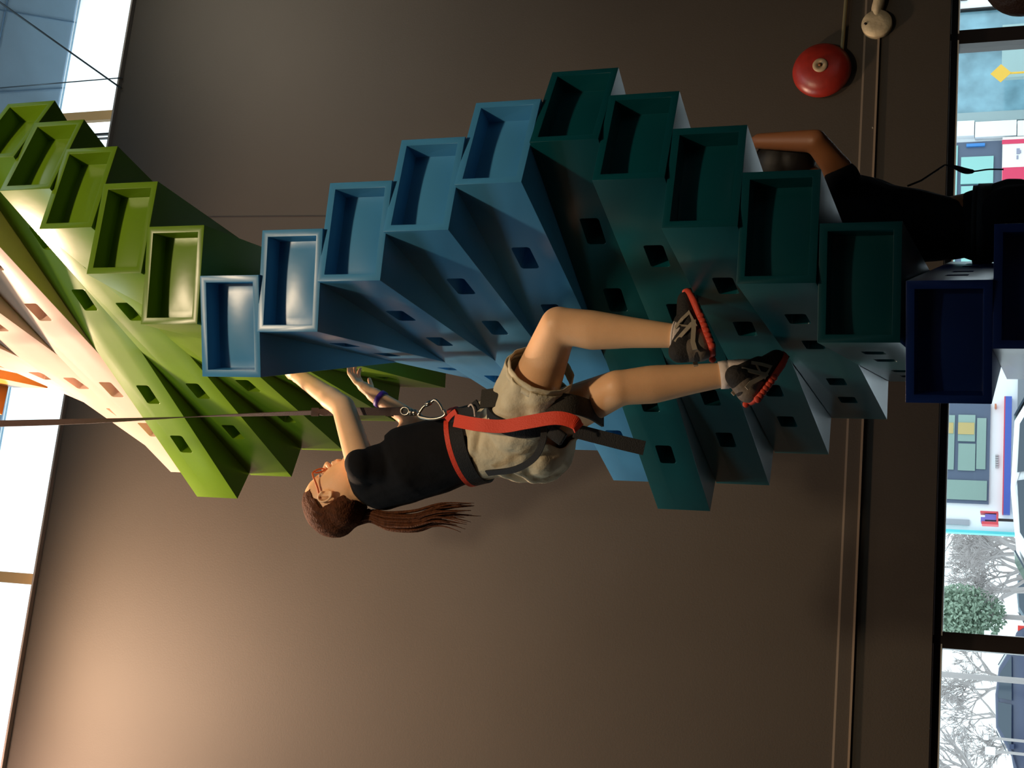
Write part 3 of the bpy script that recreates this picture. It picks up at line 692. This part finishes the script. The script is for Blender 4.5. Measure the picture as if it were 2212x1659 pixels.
add_tube(b, [rc+a1_*0.014*math.cos(t*math.pi/12)+a2_*0.012*math.sin(t*math.pi/12) for t in range(24)], 0.0038, 10, closed=True); link('swivel_ring', b, STEEL, cb, True)
# belay webbing
b = bmesh.new(); wpts = [at(870, 888, KY), at(820, 889, 3.97), at(745, 889, 4.10), at(600, 894, 4.15), at(450, 899, 4.17), at(270, 907, 4.20), at(120, 912, 4.22), at(0, 915, 4.24), at(-120, 918, 4.26)]
sp_ = spline(wpts, 6); N = len(sp_)
wds = [unit(Vector((math.cos(1.25+0.9*math.sin(i*0.11)), math.sin(1.25+0.9*math.sin(i*0.11)), 0)) if i > 14 else Vector((1, 0.15, 0))) for i in range(N)]
add_tube(b, sp_, None, flat=(0.026, 0.0022), wdir=wds)
for x, yy in ((842, 3.935), (681, 4.125)): add_tube(b, [at(x-8, 890, yy), at(x+8, 890, yy)], None, flat=(0.028, 0.006), wdir=Vector((1, 0.15, 0)))
tag(link('belay_webbing', b, mat('brown_webbing', (62, 46, 42), 0.8, bump=0.3, bscale=300)), 'brown belay webbing running from the ceiling down to the steel carabiner', 'webbing')

# ---- person behind the tower
pb = root('person', at(2000, 490, 4.95), 'person in dark clothes seen in silhouette behind the right side of the tower', 'person')
YB = 4.95; F2 = unit((-0.8, 0.3, 0)); R2 = unit((0.3, 0.8, 0))
A = lambda x, y, d=0: at(x, y, YB+d)
b = bmesh.new(); P2, f2, s2, u2 = head(b, A(1705, 375), unit((-0.85, 0.4, 0.25)), UP, 1.0)
add_cap(b, A(1740, 385), A(1790, 420), 0.055, 0.065)
add_cap(b, A(1800, 430), A(1900, 480), 0.09, 0.12, R2, 1.2, 1.2); add_cap(b, A(1900, 480), A(2040, 490), 0.12, 0.10, R2, 1.2, 1.15)
add_cap(b, A(2040, 490), A(2170, 480), 0.10, 0.125, R2, 1.15, 1.2)
shn, shf = A(1810, 365, -0.14), A(1810, 430, 0.14)
add_cap(b, shn, A(1800, 420), 0.05, 0.07); add_cap(b, shf, A(1800, 430), 0.05, 0.07)
eln = A(1762, 305, -0.20); wrn = A(1640, 305, -0.12)
add_cap(b, shn, eln, 0.048, 0.040); add_cap(b, eln, wrn, 0.041, 0.028); hand(b, wrn, A(1590, 312)-wrn, R2, F2, 0.95, 0.5, 1)
elf = A(1740, 430, 0.2); wrf = A(1650, 440, 0.1); add_cap(b, shf, elf, 0.047, 0.04); add_cap(b, elf, wrf, 0.04, 0.027); hand(b, wrf, A(1600, 450)-wrf, R2, F2, 0.95, 0.5, -1)
for dy, kx in ((-0.09, 2400), (0.09, 2440)):
    hp = A(2180, 480, dy); kn = at(kx, 440, YB+dy); an = at(kx+260, 480, YB+dy)
    add_cap(b, hp, kn, 0.09, 0.058); add_cap(b, kn, an, 0.06, 0.035); add_cap(b, an, an+F2*0.14-UP*0.04, 0.034, 0.028)
b = fuse(b, 0.007, 5); link('body', b, SKIN2, pb, True)
b = bmesh.new(); add_ell(b, P2(-0.02, 0, 0.045), (f2, s2, u2), (0.106, 0.086, 0.09)); add_ell(b, P2(-0.05, 0, 0.0), (f2, s2, u2), (0.078, 0.080, 0.085)); b = fuse(b, 0.007, 3)
link('hair', b, mat('black_hair', (18, 14, 12), 0.6), pb, True)
b = bmesh.new(); add_cap(b, A(1808, 440), A(1900, 486), 0.125, 0.145, R2, 1.2, 1.15); add_cap(b, A(1900, 486), A(2050, 492), 0.145, 0.110, R2, 1.15, 1.12); add_cap(b, A(2050, 492), A(2110, 490), 0.110, 0.105, R2, 1.15)
add_cap(b, A(1820, 385, -0.13), A(1820, 440), 0.062, 0.09); add_cap(b, A(1820, 430, 0.13), A(1820, 440), 0.062, 0.09)
b = fuse(b, 0.008, 4)
for v in b.verts: v.co += v.normal*0.010*noise.noise(v.co*9)
link('tee_shirt', b, mat('black_shirt', (14, 14, 17), 0.95, spec=0.2), pb, True)
b = bmesh.new(); add_cap(b, A(2120, 486), A(2185, 478), 0.125, 0.145, R2, 1.15)
for dy, kx in ((-0.09, 2400), (0.09, 2440)): add_cap(b, A(2185, 474, dy), A(2185, 474, dy).lerp(at(kx, 440, YB+dy), 0.95), 0.115, 0.085)
b = fuse(b, 0.008, 4); link('trousers', b, mat('black_trousers', (15, 15, 18), 0.95, spec=0.2), pb, True)
b = bmesh.new(); loop(b, A(2128, 486), UP, 0.135, 1.15, R2, 0.045, 0.01); loop(b, A(2108, 486), UP, 0.128, 1.15, R2, 0.018, 0.012)
hb = tag(link('climbing_harness', b, WEB, smooth=True), 'black climbing harness worn by the silhouetted person behind the tower', 'harness')
b = bmesh.new(); add_tube(b, spline([at(2040, 356, 4.9), at(2062, 361, 4.9), at(2085, 369, 4.9), at(2105, 370, 4.9), at(2135, 366, 4.9), at(2168, 366, 4.9)], 6), lambda t: 0.2+0.8*math.sin(math.pi*min(1, t*1.25+0.02))**2 if t < 0.6 else 0.22, flat=(0.020, 0.004), wdir=Vector((1, 0.1, 0)))
add_tube(b, [at(2040, 357, 4.9), at(1990, 390, 4.9), at(1960, 402, 4.9)], None, flat=(0.006, 0.004), wdir=Vector((1, 0.1, 0)))
link('loose_strap', b, WEB, hb)
# ---- bystander at the lower edge
pc_ = root('person', (1.02, 3.45, 0), 'person with brown hair standing right of the tower, only the head top in view', 'person')
B0 = Vector((1.03, 3.42, 0)); F3 = unit((-0.3, 1, 0)); R3 = unit((1, 0.3, 0)); hc3 = at(2258, -50, 3.45)
b = bmesh.new(); P3, f3, s3, u3 = head(b, hc3, F3, UP, 1.0)
dz3 = hc3.z-0.10; G = lambda x, y, z: Vector((hc3.x, hc3.y, 0))+R3*x+F3*y+Vector((0, 0, z))
add_cap(b, G(0, 0, dz3+0.04), G(0, 0, dz3-0.1), 0.052, 0.06); add_cap(b, G(0, 0, dz3-0.18), G(0, 0, 1.08), 0.10, 0.12, R3, 1.5, 1.3); add_cap(b, G(0, 0, 1.08), G(0, 0, 0.82), 0.105, 0.13, R3, 1.25, 1.3)
for q in (-1, 1):
    add_cap(b, G(0.15*q, 0, dz3-0.13), G(0.21*q, 0, 0.98), 0.047, 0.038); add_cap(b, G(0.21*q, 0, 0.98), G(0.22*q, 0.07, 0.76), 0.038, 0.027)
    hand(b, G(0.22*q, 0.07, 0.76), Vector((0, 0.05, -1)), F3, -R3*q, 0.95, 0.3, 1)
    add_cap(b, G(0.09*q, 0, 0.82), G(0.10*q, 0.01, 0.45), 0.085, 0.055); add_cap(b, G(0.10*q, 0.01, 0.45), G(0.10*q, -0.01, 0.09), 0.056, 0.038); add_cap(b, G(0.10*q, 0, 0.05), G(0.11*q, 0.15, 0.035), 0.04, 0.033)
b = fuse(b, 0.008, 5); link('body', b, SKIN, pc_, True)
b = bmesh.new(); add_ell(b, P3(-0.012, 0, 0.050), (f3, s3, u3), (0.110, 0.088, 0.092)); add_ell(b, P3(-0.05, 0, 0.0), (f3, s3, u3), (0.080, 0.083, 0.10)); b = fuse(b, 0.007, 3)
link('hair', b, mat('reddish_brown_hair', (96, 60, 42), 0.5, bump=0.5, bscale=90), pc_, True)
b = bmesh.new(); add_cap(b, G(0, 0, dz3-0.17), G(0, 0, 1.08), 0.112, 0.13, R3, 1.5, 1.3); add_cap(b, G(0, 0, 1.08), G(0, 0, 0.90), 0.125, 0.14, R3, 1.25, 1.25)
for q in (-1, 1): add_cap(b, G(0.15*q, 0, dz3-0.13), G(0.19*q, 0, 1.15), 0.058, 0.052)
b = fuse(b, 0.009, 4); link('tee_shirt', b, mat('grey_tee', (90, 90, 96), 0.9), pc_, True)
b = bmesh.new(); add_cap(b, G(0, 0, 0.90), G(0, 0, 0.80), 0.135, 0.145, R3, 1.25)
for q in (-1, 1): add_cap(b, G(0.09*q, 0, 0.82), G(0.10*q, 0, 0.14), 0.10, 0.062)
b = fuse(b, 0.009, 4); link('trousers', b, mat('denim_trousers', (40, 52, 78), 0.9), pc_, True)

# ------------------------------------------------------------------ outdoors
SNOW = mat('pale_ground', (232, 234, 236), 0.9)
b = bmesh.new(); pr = [(0.4, 0.0), (10, 0.1), (20, 0.25), (38, 0.85), (120, 1.0)]
for (d0, z0), (d1, z1) in zip(pr, pr[1:]):
    q = [b.verts.new(cw(u, v_, z)) for u, v_, z in ((-70, d0, z0), (70, d0, z0), (70, d1, z1), (-70, d1, z1))]
    b.faces.new(q)
b.verts.ensure_lookup_table()
tag(link('ground', b, SNOW, weld=True), 'pale paved ground outside the window', 'ground', kind='structure')
# building across: all on a plane parallel to the gym wall
DB = WD+14.0
def U(x, y, D=DB): q = onplane(x, y, D); return (q-WP).dot(WT), q.z
def fbox(bm, x0, x1, y0, y1, D=DB, o0=-0.05, o1=0.0, zb=None):
    # image x0..x1 (top..bottom), y0..y1 (right..left)
    off = D-WD; um = (x0+x1)/2
    ua = U(um, y0, D)[0]; ub = U(um, y1, D)[0]; za = U(x0, (y0+y1)/2, D)[1]; zb_ = U(x1, (y0+y1)/2, D)[1] if zb is None else zb
    wall_box(bm, min(ua, ub), max(ua, ub), min(za, zb_), max(za, zb_), off+o0, off+o1)
bd = root('building', wp(U(2100, 600)[0], 0, DB-WD), 'white shop building across the street with dark framed windows', 'building')
BWH = mat('white_render_facade', (240, 242, 244), 0.7)
uC = U(2100, 1146)[0]
ub_ = U(2100, 1132, DB+7)[0]; b = bmesh.new()
v = [b.verts.new(wp(u, z, o_)) for z in (0, 5.2) for u, o_ in ((uC, DB-WD), (uC+16, DB-WD), (uC+16, DB-WD+7), (ub_, DB-WD+7))]
for f in ((3,2,1,0), (4,5,6,7), (0,1,5,4), (1,2,6,5), (2,3,7,6), (3,0,4,7)): b.faces.new([v[i] for i in f])
link('facade_wall', b, BWH, bd)
DF = mat('slate_window_frame', (84, 96, 118), 0.5); PG = mat('grey_green_pane', (142, 166, 158), 0.12); PB = mat('blue_grey_pane', (120, 158, 172), 0.1, var=0.25, vscale=3)
b = bmesh.new(); fbox(b, 2000, 2138, 872, 1087, o0=-0.04); link('window_frame', b, DF, bd)
for x0, x1, y0, y1 in ((2000, 2062, 898, 1015), (2070, 2107, 898, 955), (2070, 2107, 960, 1018), (2110, 2130, 905, 1015), (2000, 2132, 1038, 1080)):
    b = bmesh.new(); fbox(b, x0, x1, y0, y1, o0=-0.06); link('pane', b, PG, bd)
b = bmesh.new(); fbox(b, 2046, 2060, 915, 938, o0=-0.07); fbox(b, 2070, 2105, 915, 940, o0=-0.07); link('shelf_goods', b, mat('ochre_goods', (190, 168, 110), 0.6), bd)
b = bmesh.new(); fbox(b, 2167.5, 2170, 860, 1113, o0=-0.12); link('red_stripe', b, mat('red_stripe', (200, 60, 80), 0.5), bd)
b = bmesh.new(); fbox(b, 2170, 2184, 860, 1113, o0=-0.12); link('blue_band', b, mat('blue_band', (70, 92, 176), 0.5), bd)
b = bmesh.new(); fbox(b, 2197, 2212, 760, 1110, o0=-0.05, zb=1.0); link('lower_glazing', b, mat('grey_glazing', (120, 126, 134), 0.3), bd)
b = bmesh.new()
for k in range(6): fbox(b, 2150, 2157, 983+k*5, 986+k*5, o0=-0.03)
link('raised_lettering', b, mat('pale_grey_letters', (178, 178, 180), 0.6), bd)
b = bmesh.new(); fbox(b, 2149, 2153, 876, 884, o0=-0.12); link('wall_lamp', b, mat('rust_orange_lamp', (196, 120, 84), 0.5), bd)
b = bmesh.new(); fbox(b, 2000, 2094, 1121, 1133, o0=-0.03); link('grey_plaque', b, mat('grey_plaque', (160, 164, 172), 0.6), bd)
b = bmesh.new(); fbox(b, 2000, 2160, 1146, 1152, o0=-0.08, o1=0.1, zb=1.0); link('corner_strip', b, mat('cyan_corner', (96, 208, 214), 0.4), bd)
ss = root('street_sign', wp(U(2140, 1131)[0], 0, DB-WD-0.4), 'small violet and red sign on a post at the left corner of the shop building', 'sign')
b = bmesh.new(); fbox(b, 2121, 2130, 1128, 1138, o0=-0.5, o1=-0.3); fbox(b, 2130, 2156, 1122, 1134, o0=-0.5, o1=-0.3); link('sign_board', b, mat('violet_sign', (120, 110, 190), 0.5), ss)
b = bmesh.new(); fbox(b, 2123, 2158, 1138, 1144, o0=-0.52, o1=-0.3); fbox(b, 2120, 2158, 1116, 1120, o0=-0.52, o1=-0.3); fbox(b, 2154, 2158, 1119, 1139, o0=-0.52, o1=-0.4); link('sign_border', b, mat('red_sign', (214, 76, 84), 0.5), ss)
b = bmesh.new(); add_tube(b, [wp(U(2140, 1131)[0], 0.0, DB-WD-0.4), wp(U(2140, 1131)[0], U(2140, 1131)[1], DB-WD-0.4)], 0.02, 8); link('post', b, DARKM, ss)
# right of the tower: shopfront bays
b = bmesh.new(); fbox(b, 1990, 2240, 26, 84, o0=-0.04, zb=0.6); fbox(b, 1990, 2240, 114, 246, o0=-0.04, zb=0.6); link('shop_glazing', b, PB, bd)
b = bmesh.new(); fbox(b, 1990, 2240, 85, 106, o0=-0.10, zb=0.6); fbox(b, 1990, 2240, -60, 24, o0=-0.08, zb=0.6); link('white_post', b, BWH, bd)
b = bmesh.new(); fbox(b, 1990, 2240, 107, 110, o0=-0.12, zb=0.6); fbox(b, 1990, 2240, 24, 27, o0=-0.12, zb=0.6); fbox(b, 2000, 2090, 8, 10, o0=-0.12); link('post_edge', b, DARKM, bd)
b = bmesh.new(); fbox(b, 2167, 2240, 112, 222, o0=-0.9, o1=-0.8); link('grey_screen_panel', b, mat('pale_sage_panel', (150, 176, 176), 0.5), bd)
b = bmesh.new(); fbox(b, 1990, 2240, 247, 267, o0=-0.08, zb=0.6); link('grey_pilaster', b, mat('grey_pilaster', (150, 168, 170), 0.6), bd)
b = bmesh.new(); fbox(b, 1990, 2105, 270, 302, o0=-0.12); fbox(b, 2107, 2196, 268, 301, o0=-0.12); fbox(b, 2198, 2260, 266, 299, o0=-0.12); link('white_cladding', b, BWH, bd)
b = bmesh.new(); fbox(b, 1990, 2158, 310, 600, o0=-0.04, zb=0.6); link('door_frame', b, DF, bd)
for x0, x1, y0, y1 in ((2076, 2146, 342, 400), (2000, 2066, 320, 600), (2076, 2140, 405, 440), (2076, 2150, 560, 600)):
    b = bmesh.new(); fbox(b, x0, x1, y0, y1, o0=-0.07); link('pane', b, mat('aqua_pane', (140, 196, 190), 0.15), bd)
b = bmesh.new(); fbox(b, 2088, 2128, 314, 320, o0=-0.08); link('blue_sticker', b, mat('blue_sticker', (60, 130, 200), 0.5), bd)
bn = root('banner', wp(U(2190, 360)[0], 1.4, DB-WD-0.15), 'red and white vertical banner on the shop front beside the door', 'banner')
b = bmesh.new(); fbox(b, 2165, 2290, 303, 430, o0=-0.16, o1=-0.12); link('banner_cloth', b, mat('banner_white', (240, 236, 228), 0.7), bn)
b = bmesh.new(); fbox(b, 2165, 2290, 309, 318, o0=-0.17, o1=-0.16); fbox(b, 2165, 2290, 369, 420, o0=-0.17, o1=-0.16); link('red_stripe', b, mat('banner_red', (214, 60, 96), 0.7), bn)
b = bmesh.new(); fbox(b, 2196, 2203, 330, 342, o0=-0.17, o1=-0.16); fbox(b, 2196, 2200, 345, 353, o0=-0.17, o1=-0.16); fbox(b, 2203, 2206, 334, 340, o0=-0.17, o1=-0.16); link('printed_mark', b, mat('banner_print', (150, 150, 170), 0.7), bn)
# solid yellow diamond modelled in place of a sign's reflection in the glazing
b = bmesh.new(); c_ = wp(*U(2162, 158, DB-1.2), DB-1.2-WD); s_ = 0.14
q = [b.verts.new(c_+WT*x+Vector((0, 0, z))+WN*o_) for o_ in (0, 0.01) for x, z in ((-s_, 0), (0, s_), (s_, 0), (0, -s_))]
for f in ((0,1,2,3), (7,6,5,4), (0,4,5,1), (1,5,6,2), (2,6,7,3), (3,7,4,0)): b.faces.new([q[i] for i in f])
add_tube(b, [c_+WN*0.02+Vector((0, 0, 0.1)), Vector((c_.x, c_.y, 0.1))+WN*0.02], 0.015, 8)
tag(link('reflected_sign', b, mat('yellow_sign', (222, 176, 60), 0.5)), 'yellow diamond standing in for a sign reflected in the shop glazing', 'sign')

# vehicles
GLS = mat('car_glass', (60, 72, 84), 0.08); TYRE = mat('tyre_rubber', (24, 24, 26), 0.8); RIM = mat('wheel_rim', (150, 152, 156), 0.3, 0.8)
def car(name, c, heading, S, paint, label, cat='car', roof=1.45):
    r = root(name, c, label, cat); hd = unit(heading); sd = Vector((-hd.y, hd.x, 0)); M = _mt(hd, sd, UP, Vector(c))
    prof = [(-2.15, 0.35), (-2.2, 0.75), (-2.05, 0.98), (-1.75, 1.05), (-1.15, 1.38), (-0.5, roof), (0.3, roof-0.03), (0.95, 1.05), (1.95, 0.86), (2.2, 0.6), (2.2, 0.33)]
    def shell(pf, w0, w1, mt, nm, inset=0):
        b = bmesh.new(); L_, R_ = [], []
        for x, z in pf:
            w_ = w0 if z < 1.02 else w0-(w0-w1)*(z-1.02)/(roof-1.02)
            L_.append(b.verts.new(M @ Vector((x*S, w_*S, z*S)))); R_.append(b.verts.new(M @ Vector((x*S, -w_*S, z*S))))
        n = len(pf); b.faces.new(L_); b.faces.new(R_[::-1])
        for k in range(n): b.faces.new((L_[k], L_[(k+1) % n], R_[(k+1) % n], R_[k]))
        return bev(link(nm, b, mt, r), 0.05*S, 3)
    shell(prof, 0.88, 0.66, paint, 'car_body')
    for sgn in (-1, 1):
        b = bmesh.new()
        for pf in ([(-1.45, 1.08), (-1.02, 1.34), (-0.42, roof-0.07), (-0.38, 1.06)], [(-0.28, 1.06), (-0.32, roof-0.07), (0.25, roof-0.09), (0.78, 1.05)]):
            f_, k_ = [], []
            for x, z in pf:
                w_ = 0.88-(0.22)*(z-1.02)/(roof-1.02)
                f_.append(b.verts.new(M @ Vector((x*S, sgn*(w_+0.006)*S, z*S)))); k_.append(b.verts.new(M @ Vector((x*S, sgn*(w_-0.03)*S, z*S))))
            b.faces.new(f_); b.faces.new(k_[::-1])
            for k in range(4): b.faces.new((f_[k], f_[(k+1) % 4], k_[(k+1) % 4], k_[k]))
        link('side_window', b, GLS, r)
        for x in (-1.35, 1.4):
            b = bmesh.new(); add_lathe(b, [(0.2*S, -0.02*S), (0.31*S, -0.02*S), (0.33*S, 0.05*S), (0.33*S, 0.16*S), (0.31*S, 0.2*S), (0.2*S, 0.2*S)], M @ Vector((x*S, sgn*0.72*S, 0.33*S)), sd*sgn, 28)
            wh = link('wheel', b, TYRE, r, True)
            b = bmesh.new(); add_lathe(b, [(0.2*S, 0.15*S), (0.2*S, 0.195*S), (0.05*S, 0.205*S)], M @ Vector((x*S, sgn*0.72*S, 0.33*S)), sd*sgn, 20); link('hubcap', b, RIM, wh, True)
        b = bmesh.new(); add_box(b, (-2.14*S, sgn*0.72*S, 0.85*S), (0.14*S, 0.24*S, 0.2*S), M); link('tail_light', b, mat('tail_light_red', (206, 50, 40), 0.3), r)
        b = bmesh.new(); add_box(b, (0.72*S, sgn*0.95*S, 1.04*S), (0.12*S, 0.16*S, 0.1*S), M); link('wing_mirror', b, paint, r)
    for wn, pf in (('rear_window', [(-1.70, 1.09), (-1.2, 1.365)]), ('windscreen', [(0.36, roof-0.06), (0.92, 1.09)])):
        b = bmesh.new(); q = []
        for x, z in pf:
            for s in (-1, 1): q.append(M @ Vector((x*S*1.012, s*(0.62 if z > 1.2 else 0.76)*S, z*S+0.02)))
        v = [b.verts.new(p) for p in (q[0], q[1], q[3], q[2])]; b.faces.new(v)
        o = link(wn, b, GLS, r); o.modifiers.new('s', 'SOLIDIFY').thickness = 0.02
    return r
cc = onplane(2150, 1545, WD+31); car('car', (cc.x, cc.y, cc.z-1.45), -WT, 1.0, mat('slate_blue_car_paint', (54, 64, 92), 0.3, coat=0.5), 'slate blue car parked outside beyond the left window pane')
cc = onplane(2186, 985, WD+11.0); car('car', (cc.x, cc.y, cc.z-1.45), WT, 1.0, mat('white_car_paint', (236, 238, 242), 0.3, coat=0.5), 'white car with a red tail light parked before the shop building')
cc = onplane(2178, 1262, WD+45); car('car', (cc.x, cc.y, cc.z-1.45), WT, 0.8, mat('grey_car_paint', (110, 124, 134), 0.4), 'small grey car far away below the bare trees')

# bare trees, bush, posts
BARK = mat('grey_bark', (168, 160, 158), 0.9)
def tree(c, hgt, seed, label, spread=0.5, depth=6, rad=0.12):
    rn = random.Random(seed); b = bmesh.new()
    def br(p, d, ln, r, k):
        e = p+d*ln; mid = p.lerp(e, 0.5)+Vector((rn.uniform(-1, 1), rn.uniform(-1, 1), 0))*ln*0.06
        add_tube(b, [p, mid, e], [r, r*0.85, r*0.68], 5)
        if k == 0: return
        for _ in range(3 if k > 1 else 4):
            nd = (d+Vector((rn.uniform(-1, 1), rn.uniform(-1, 1), rn.uniform(-0.5, 0.7)))*spread*1.25).normalized()
            br(p.lerp(e, rn.uniform(0.55, 1)), nd, ln*rn.uniform(0.62, 0.82), max(r*0.55, 0.009), k-1)
    br(Vector(c), Vector((0, 0, 1)), hgt*0.16, rad, depth)
    return tag(link('bare_tree', b, BARK), label, 'tree', 'bare trees outside the window')
def ground_at(x, y, D): q = onplane(x, y, D); return Vector((q.x, q.y, 0.7))
tree(ground_at(2100, 1190, WD+30), 7, 1, 'bare tree just left of the shop building', 0.62, 6)
tree(ground_at(2100, 1270, WD+38), 9, 2, 'bare tree behind the small green shrub outside', 0.62, 6)
tree(ground_at(2100, 1470, WD+40), 9, 5, 'bare tree standing behind the slate blue car', 0.62, 6)
tree(ground_at(2100, 1570, WD+36), 8, 8, 'bare tree left of the slate blue car roof', 0.65, 6)
tree(ground_at(2100, 1720, WD+26), 9, 11, 'thick bare tree leaning in at the left end of the window', 0.5, 5, 0.22)
tree(ground_at(2100, 1215, WD+33), 6.5, 21, 'bare tree between the shop building and the green shrub', 0.7, 6)
tree(ground_at(2100, 1172, WD+36), 8, 23, 'bare tree rising close behind the cyan building corner', 0.7, 6)
tree(ground_at(2100, 1240, WD+40), 8, 29, 'bare tree right behind the green shrub', 0.7, 6)
b = bmesh.new(); rn = random.Random(5); bc_ = onplane(2078, 1326, WD+33); LEAF = mat('dusty_green_leaves', (142, 162, 142), 0.8)
for k in range(4200):
    v = Vector((rn.gauss(0, 1), rn.gauss(0, 1), rn.gauss(0, 1))).normalized()*rn.random()**0.4
    p = bc_+Vector((v.x*0.80, v.y*0.8, v.z*1.15)); a = Vector((rn.uniform(-1, 1), rn.uniform(-1, 1), rn.uniform(-1, 1))).normalized(); c = a.orthogonal().normalized()
    s = rn.uniform(0.04, 0.09); q = [b.verts.new(p+a*s), b.verts.new(p+c*s*0.6), b.verts.new(p-a*s), b.verts.new(p-c*s*0.6)]; b.faces.new(q)
sb = root('evergreen_shrub', (bc_.x, bc_.y, 0.8), 'small leafy green tree among the bare ones outside the window', 'tree')
link('foliage', b, LEAF, sb)
b = bmesh.new(); add_tube(b, [Vector((bc_.x, bc_.y, 0.7)), bc_], 0.07, 8); link('stem', b, BARK, sb)
for (x, y, wx, wy, lab) in ((2133, 1373, 9, 10, 'larger white notice board on a post beyond the dark mullion'), (2109, 1376, 5, 6, 'smaller white notice board beside the larger one'), (2139, 1622, 14, 8, 'wide white sign left of the slate blue car'), (2130, 1593, 7, 5, 'little white sign above the slate blue car bonnet')):
    b = bmesh.new(); D = WD+24; p = onplane(x, y, D); sc = 24/FPX*1.25
    wall_box(b, (p-WP).dot(WT)-wy*sc, (p-WP).dot(WT)+wy*sc, p.z-wx*sc*0.7, p.z+wx*sc*0.7, D-WD-0.03, D-WD)
    sg = root('street_sign', (p.x, p.y, 0.5), lab, 'sign'); link('sign_board', b, WHITE, sg)
    b = bmesh.new(); add_tube(b, [Vector((p.x, p.y, 0.4)), p], 0.03, 8); link('post', b, BARK, sg)
b = bmesh.new(); p = onplane(2100, 1462, WD+28); add_tube(b, [Vector((p.x, p.y, 0.5)), Vector((p.x, p.y, 7))], 0.07, 10)
tag(link('utility_pole', b, BARK, smooth=True), 'slim grey pole standing right of the slate blue car', 'pole')
bpy.context.view_layer.update()
